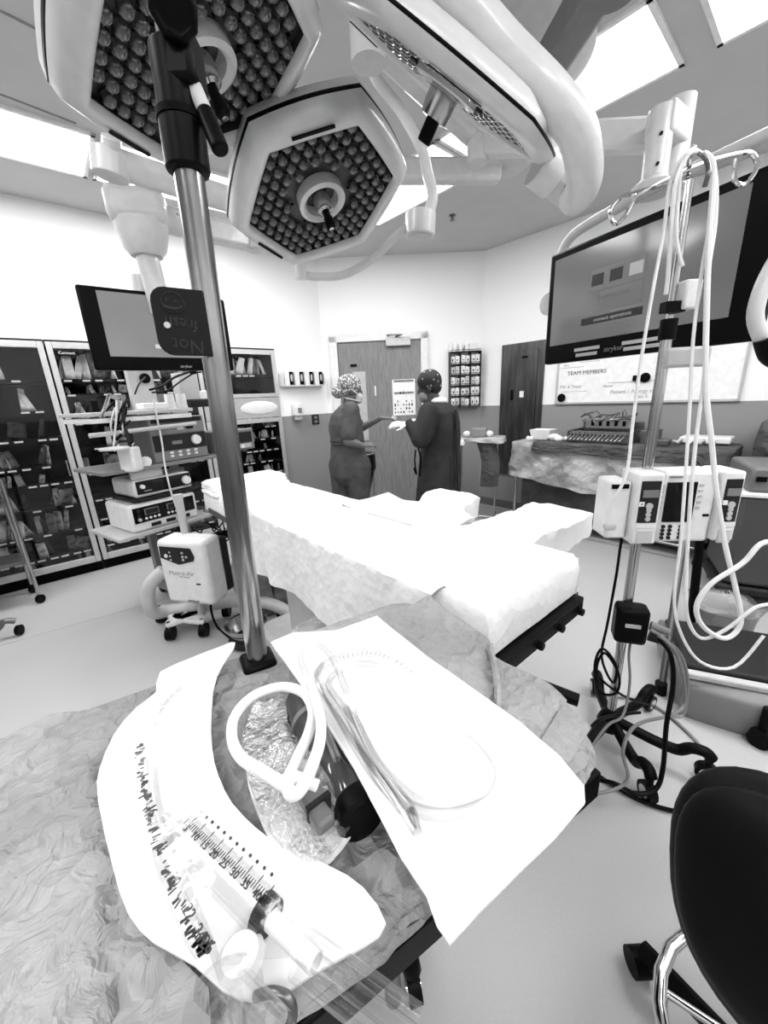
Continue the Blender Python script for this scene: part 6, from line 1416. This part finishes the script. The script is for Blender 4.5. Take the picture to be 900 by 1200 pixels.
MB().cyl(Q(480, 950, zt3), Q(490, 978, zt3), .005).build('tube_tip', TUBEC, t)
f = MB(); pp = catmull([Q(*q, zt3 + .0062) for q in ((395, 772), (430, 765), (465, 775), (500, 805))], 7)
for i in range(len(pp) - 1): d_ = pp[i + 1] - pp[i]; f.box((0, 0, 0), (.0008, .006, .0006), M=TR(pp[i], math.atan2(d_.y, d_.x)))
f.build('scale_mark', PLASTG, t)
m = sheet(P2([(330, 760), (350, 735), (370, 725), (395, 742), (450, 738), (520, 790), (600, 860), (615, 900), (600, 950), (530, 1000), (470, 985), (420, 905), (370, 830)], ZT + .09), lambda x, y: ZT + .098 + .006 * nz(x, y, 16, 9) + .0025 * nz(x, y, 50, 2), .0008, .011)
m.build('clear_film', FILM, label='clear film front of the large white pouch over the coiled tubing', cat='film', smooth=1.2)
# ================================================================ THICK POLE clamped at the table
pb_ = P(302, 772, z=ZT + .01); top_ = P(218, 60, d=1); r_ = ray(201, 60); k_ = math.hypot(pb_.x, pb_.y) / math.hypot(r_.x, r_.y); pt_ = O0 + r_ * (k_ * .97)
pd = (pt_ - pb_).normalized(); Lp = (pt_ - pb_).length
PLX = pb_
t = thing('thick_pole', 'thick worn steel pole in the foreground clamped to the table', 'pole', pb_)
MB().cyl(pb_ - pd * .02, pb_ + pd * Lp * .93, .0185, n=32).build('outer_tube', STEEL, t)
cl = pb_ + pd * (Lp * .86)
MB().cyl(cl, cl + pd * .055, .027, .027, n=28).build('lower_collar', BLACK, t, bevel=.004)
MB().cyl(cl + pd * .05, cl + pd * .125, .0255, n=28).build('upper_collar', BLACK, t, bevel=.003); MB().cyl(cl + pd * .052, cl + pd * .060, .0285, n=28).build('collar_ring', BLACKM, t)
MB().cyl(cl + pd * .12, cl + pd * .42, .011, n=20).build('inner_rod', SHINY, t)
kq = cl + pd * .135 + Vector((.022, -.035, 0)); toc = (O0 - kq).normalized()
MB().lathe([(.022, -.02), (.027, -.012), (.027, .008), (.021, .013), (.018, .010), (.004, .011)], 8, M=Matrix.Translation(kq) @ frame(toc).to_4x4()).build('clamp_knob', BLACK, t, bevel=.003)
MB().box((0, 0, 0), (.04, .05, .06), M=Matrix.Translation(cl + pd * .11 + Vector((.012, 0, 0)))).build('knob_block', BLACK, t, bevel=.008)
a_ = cl + pd * .065 + Vector((.03, -.005, 0)); b2 = a_ + Vector((.022, -.02, -.055))
MB().cyl(a_ + Vector((-.01, 0, .03)), a_ + Vector((.006, -.006, -.012)), .009, n=14).build('lever_joint', SHADE, t); MB().cyl(a_ + Vector((.004, -.006, -.008)), b2, .0105, n=18).build('lever_grip', BLACK, t, bevel=.003)
MB().box((0, 0, 0), (.06, .06, .05), M=TR(pb_ + Vector((0, 0, -.02)), .5)).build('clamp_foot', BLACK, t, bevel=.008)
# dark sign on the pole
sg = P(216, 383, y=pb_.y - .015) ; 
g1 = P(180, 385, y=.56)
cpt = pb_ + pd * ((P(246, 382, y=.6).z - pb_.z) / pd.z)
ul = (P(190, 385, y=cpt.y - .045) - (cpt + Vector((0, -.012, 0)))); ul.z = 0; wS = ul.length; ul = -ul.normalized(); MS = Matrix.Translation(cpt + Vector((0, -.021, 0))) @ Matrix((ul, Vector((-ul.y, ul.x, 0)), Vector((0, 0, 1)))).transposed().to_4x4()
t = thing('pole_sign', 'dark plastic tag with upside-down handwriting clipped to the thick pole', 'tag', cpt)
def rr(x0, x1, z0, z1, r): 
    o = []
    for cx_, cy_, a0 in ((x1 - .002, z1 - .002, 0), (x0 + r, z1 - r, PI / 2), (x0 + r, z0 + r, PI), (x1 - .002, z0 + .002, PI * 1.5)):
        q = r if cx_ == x0 + r else .002
        for k in range(5): a = a0 + k * PI / 8; o.append((cx_ + q * math.cos(a), cy_ + q * math.sin(a)))
    return o
MB().prism(rr(-wS - .004, .004, -.040, .043, .018), 0, .004, MS @ Matrix.Rotation(PI / 2, 4, 'X')).build('plate', mat('tag_dark', .012, .5, spec=.1), t, bevel=.001)
MB().cyl(MS @ Vector((-wS + .01, -.004, -.003)), MS @ Vector((-wS + .01, -.0055, -.003)), .004, n=14).build('hole', PLASTL, t)
SI = mat('marker_black', .003, .3)
for s_, sz, x, z, ro in (('Not', .024, -.026, -.027, PI), ('fresh', .020, -.030, .000, PI), (':)', .03, -.036, .022, PI * .5)):
    text(s_, sz, MS @ Matrix.Translation((x, -.0042, z)) @ Matrix.Rotation(ro + .1, 4, 'Y') @ Matrix.Rotation(PI / 2, 4, 'X'), SI, 'handwriting', t)
MB().tube([MS @ Vector((-.036 + .014 * math.cos(k * PI / 6), -.0045, .024 + .013 * math.sin(k * PI / 6))) for k in range(12)], .0008, 5, 1, True).build('drawn_circle', SI, t)
# ================================================================ STOOL / chair at lower right
t = thing('black_chair', 'black padded chair back with chrome foot ring at the lower right corner', 'chair', P(900, 1150, z=0))
cb = P(940, 1085, z=.80); fc_ = (Vector((O0.x, O0.y, 0)) - Vector((cb.x, cb.y, 0))).normalized()
bd = Vector((.62, .30, 0)).normalized()
def backpad(thk, sc_, off):
    m = MB(); m.sph((0, 0, 0), 1, 36, 22); out = []
    nrm = Vector((-.80, -.25, .35)).normalized(); up = (Vector((.12, .45, .9)) - nrm * Vector((.12, .45, .9)).dot(nrm)).normalized(); sd_ = nrm.cross(up)
    for p in m.v:
        def se(v, e=.62): return math.copysign(abs(v) ** e, v)
        out.append(cb + nrm * (off + thk * p.z - .05 * p.x * p.x * 0) + up * (.165 * sc_ * se(p.x, .8)) + sd_ * (.155 * sc_ * se(p.y, .8)))
    m.v = out; return m
VIN = mat('black_vinyl', .004, .45, v2=.003, bump=.15, bscale=14, spec=.12)
backpad(.045, 1.0, 0).build('backrest', VIN, t, smooth=1.2)
backpad(.03, .86, .028).build('pad_front', VIN, t, smooth=1.2)
gs = P(880, 1150, z=.50); gx = Vector((.74, .37, 0))
MB().lathe([(.05, .49), (.20, .49), (.215, .52), (.21, .55), (.17, .57), (.02, .575)], 32, M=Matrix.Translation(gx)).build('seat', VIN, t)
MB().cyl(gx + Vector((0, 0, .1)), gx + Vector((0, 0, .5)), .028).build('gas_column', BLACK, t)
MB().tube([gx + Vector((.06, .06, .54)), gx + Vector((.20, .05, .56)), gx + Vector((.16, .03, .72)), cb + Vector((.04, .02, -.03))], .018, 8).build('back_bracket', BLACK, t)
rz1 = .20; rc = P(828, 1112, z=rz1)
MB().tube([gx + Vector((.235 * math.cos(a * PI / 12), .235 * math.sin(a * PI / 12), .2)) for a in range(24)], .014, 12, 1, True).build('foot_ring', SHINY, t)
for k in range(3):
    a = .4 + k * 2 * PI / 3; MB().cyl(gx + Vector((.02 * math.cos(a), .02 * math.sin(a), .21)), gx + Vector((.235 * math.cos(a), .235 * math.sin(a), .2)), .008).build('ring_spoke', SHINY, t)
for k in range(5):
    a = 2.05 + k * 2 * PI / 5; q = gx + Vector((.29 * math.cos(a), .29 * math.sin(a), 0))
    lg_ = MB().tube([gx + Vector((0, 0, .12)), (gx + q) / 2 + Vector((0, 0, .10)), q + Vector((0, 0, .085))], .022, 8, 4).build('leg', BLACK, t)
    MB().cyl(q + Vector((-.022, 0, .032)), q + Vector((.022, 0, .032)), .032, n=18).build('caster', BLACK, lg_)
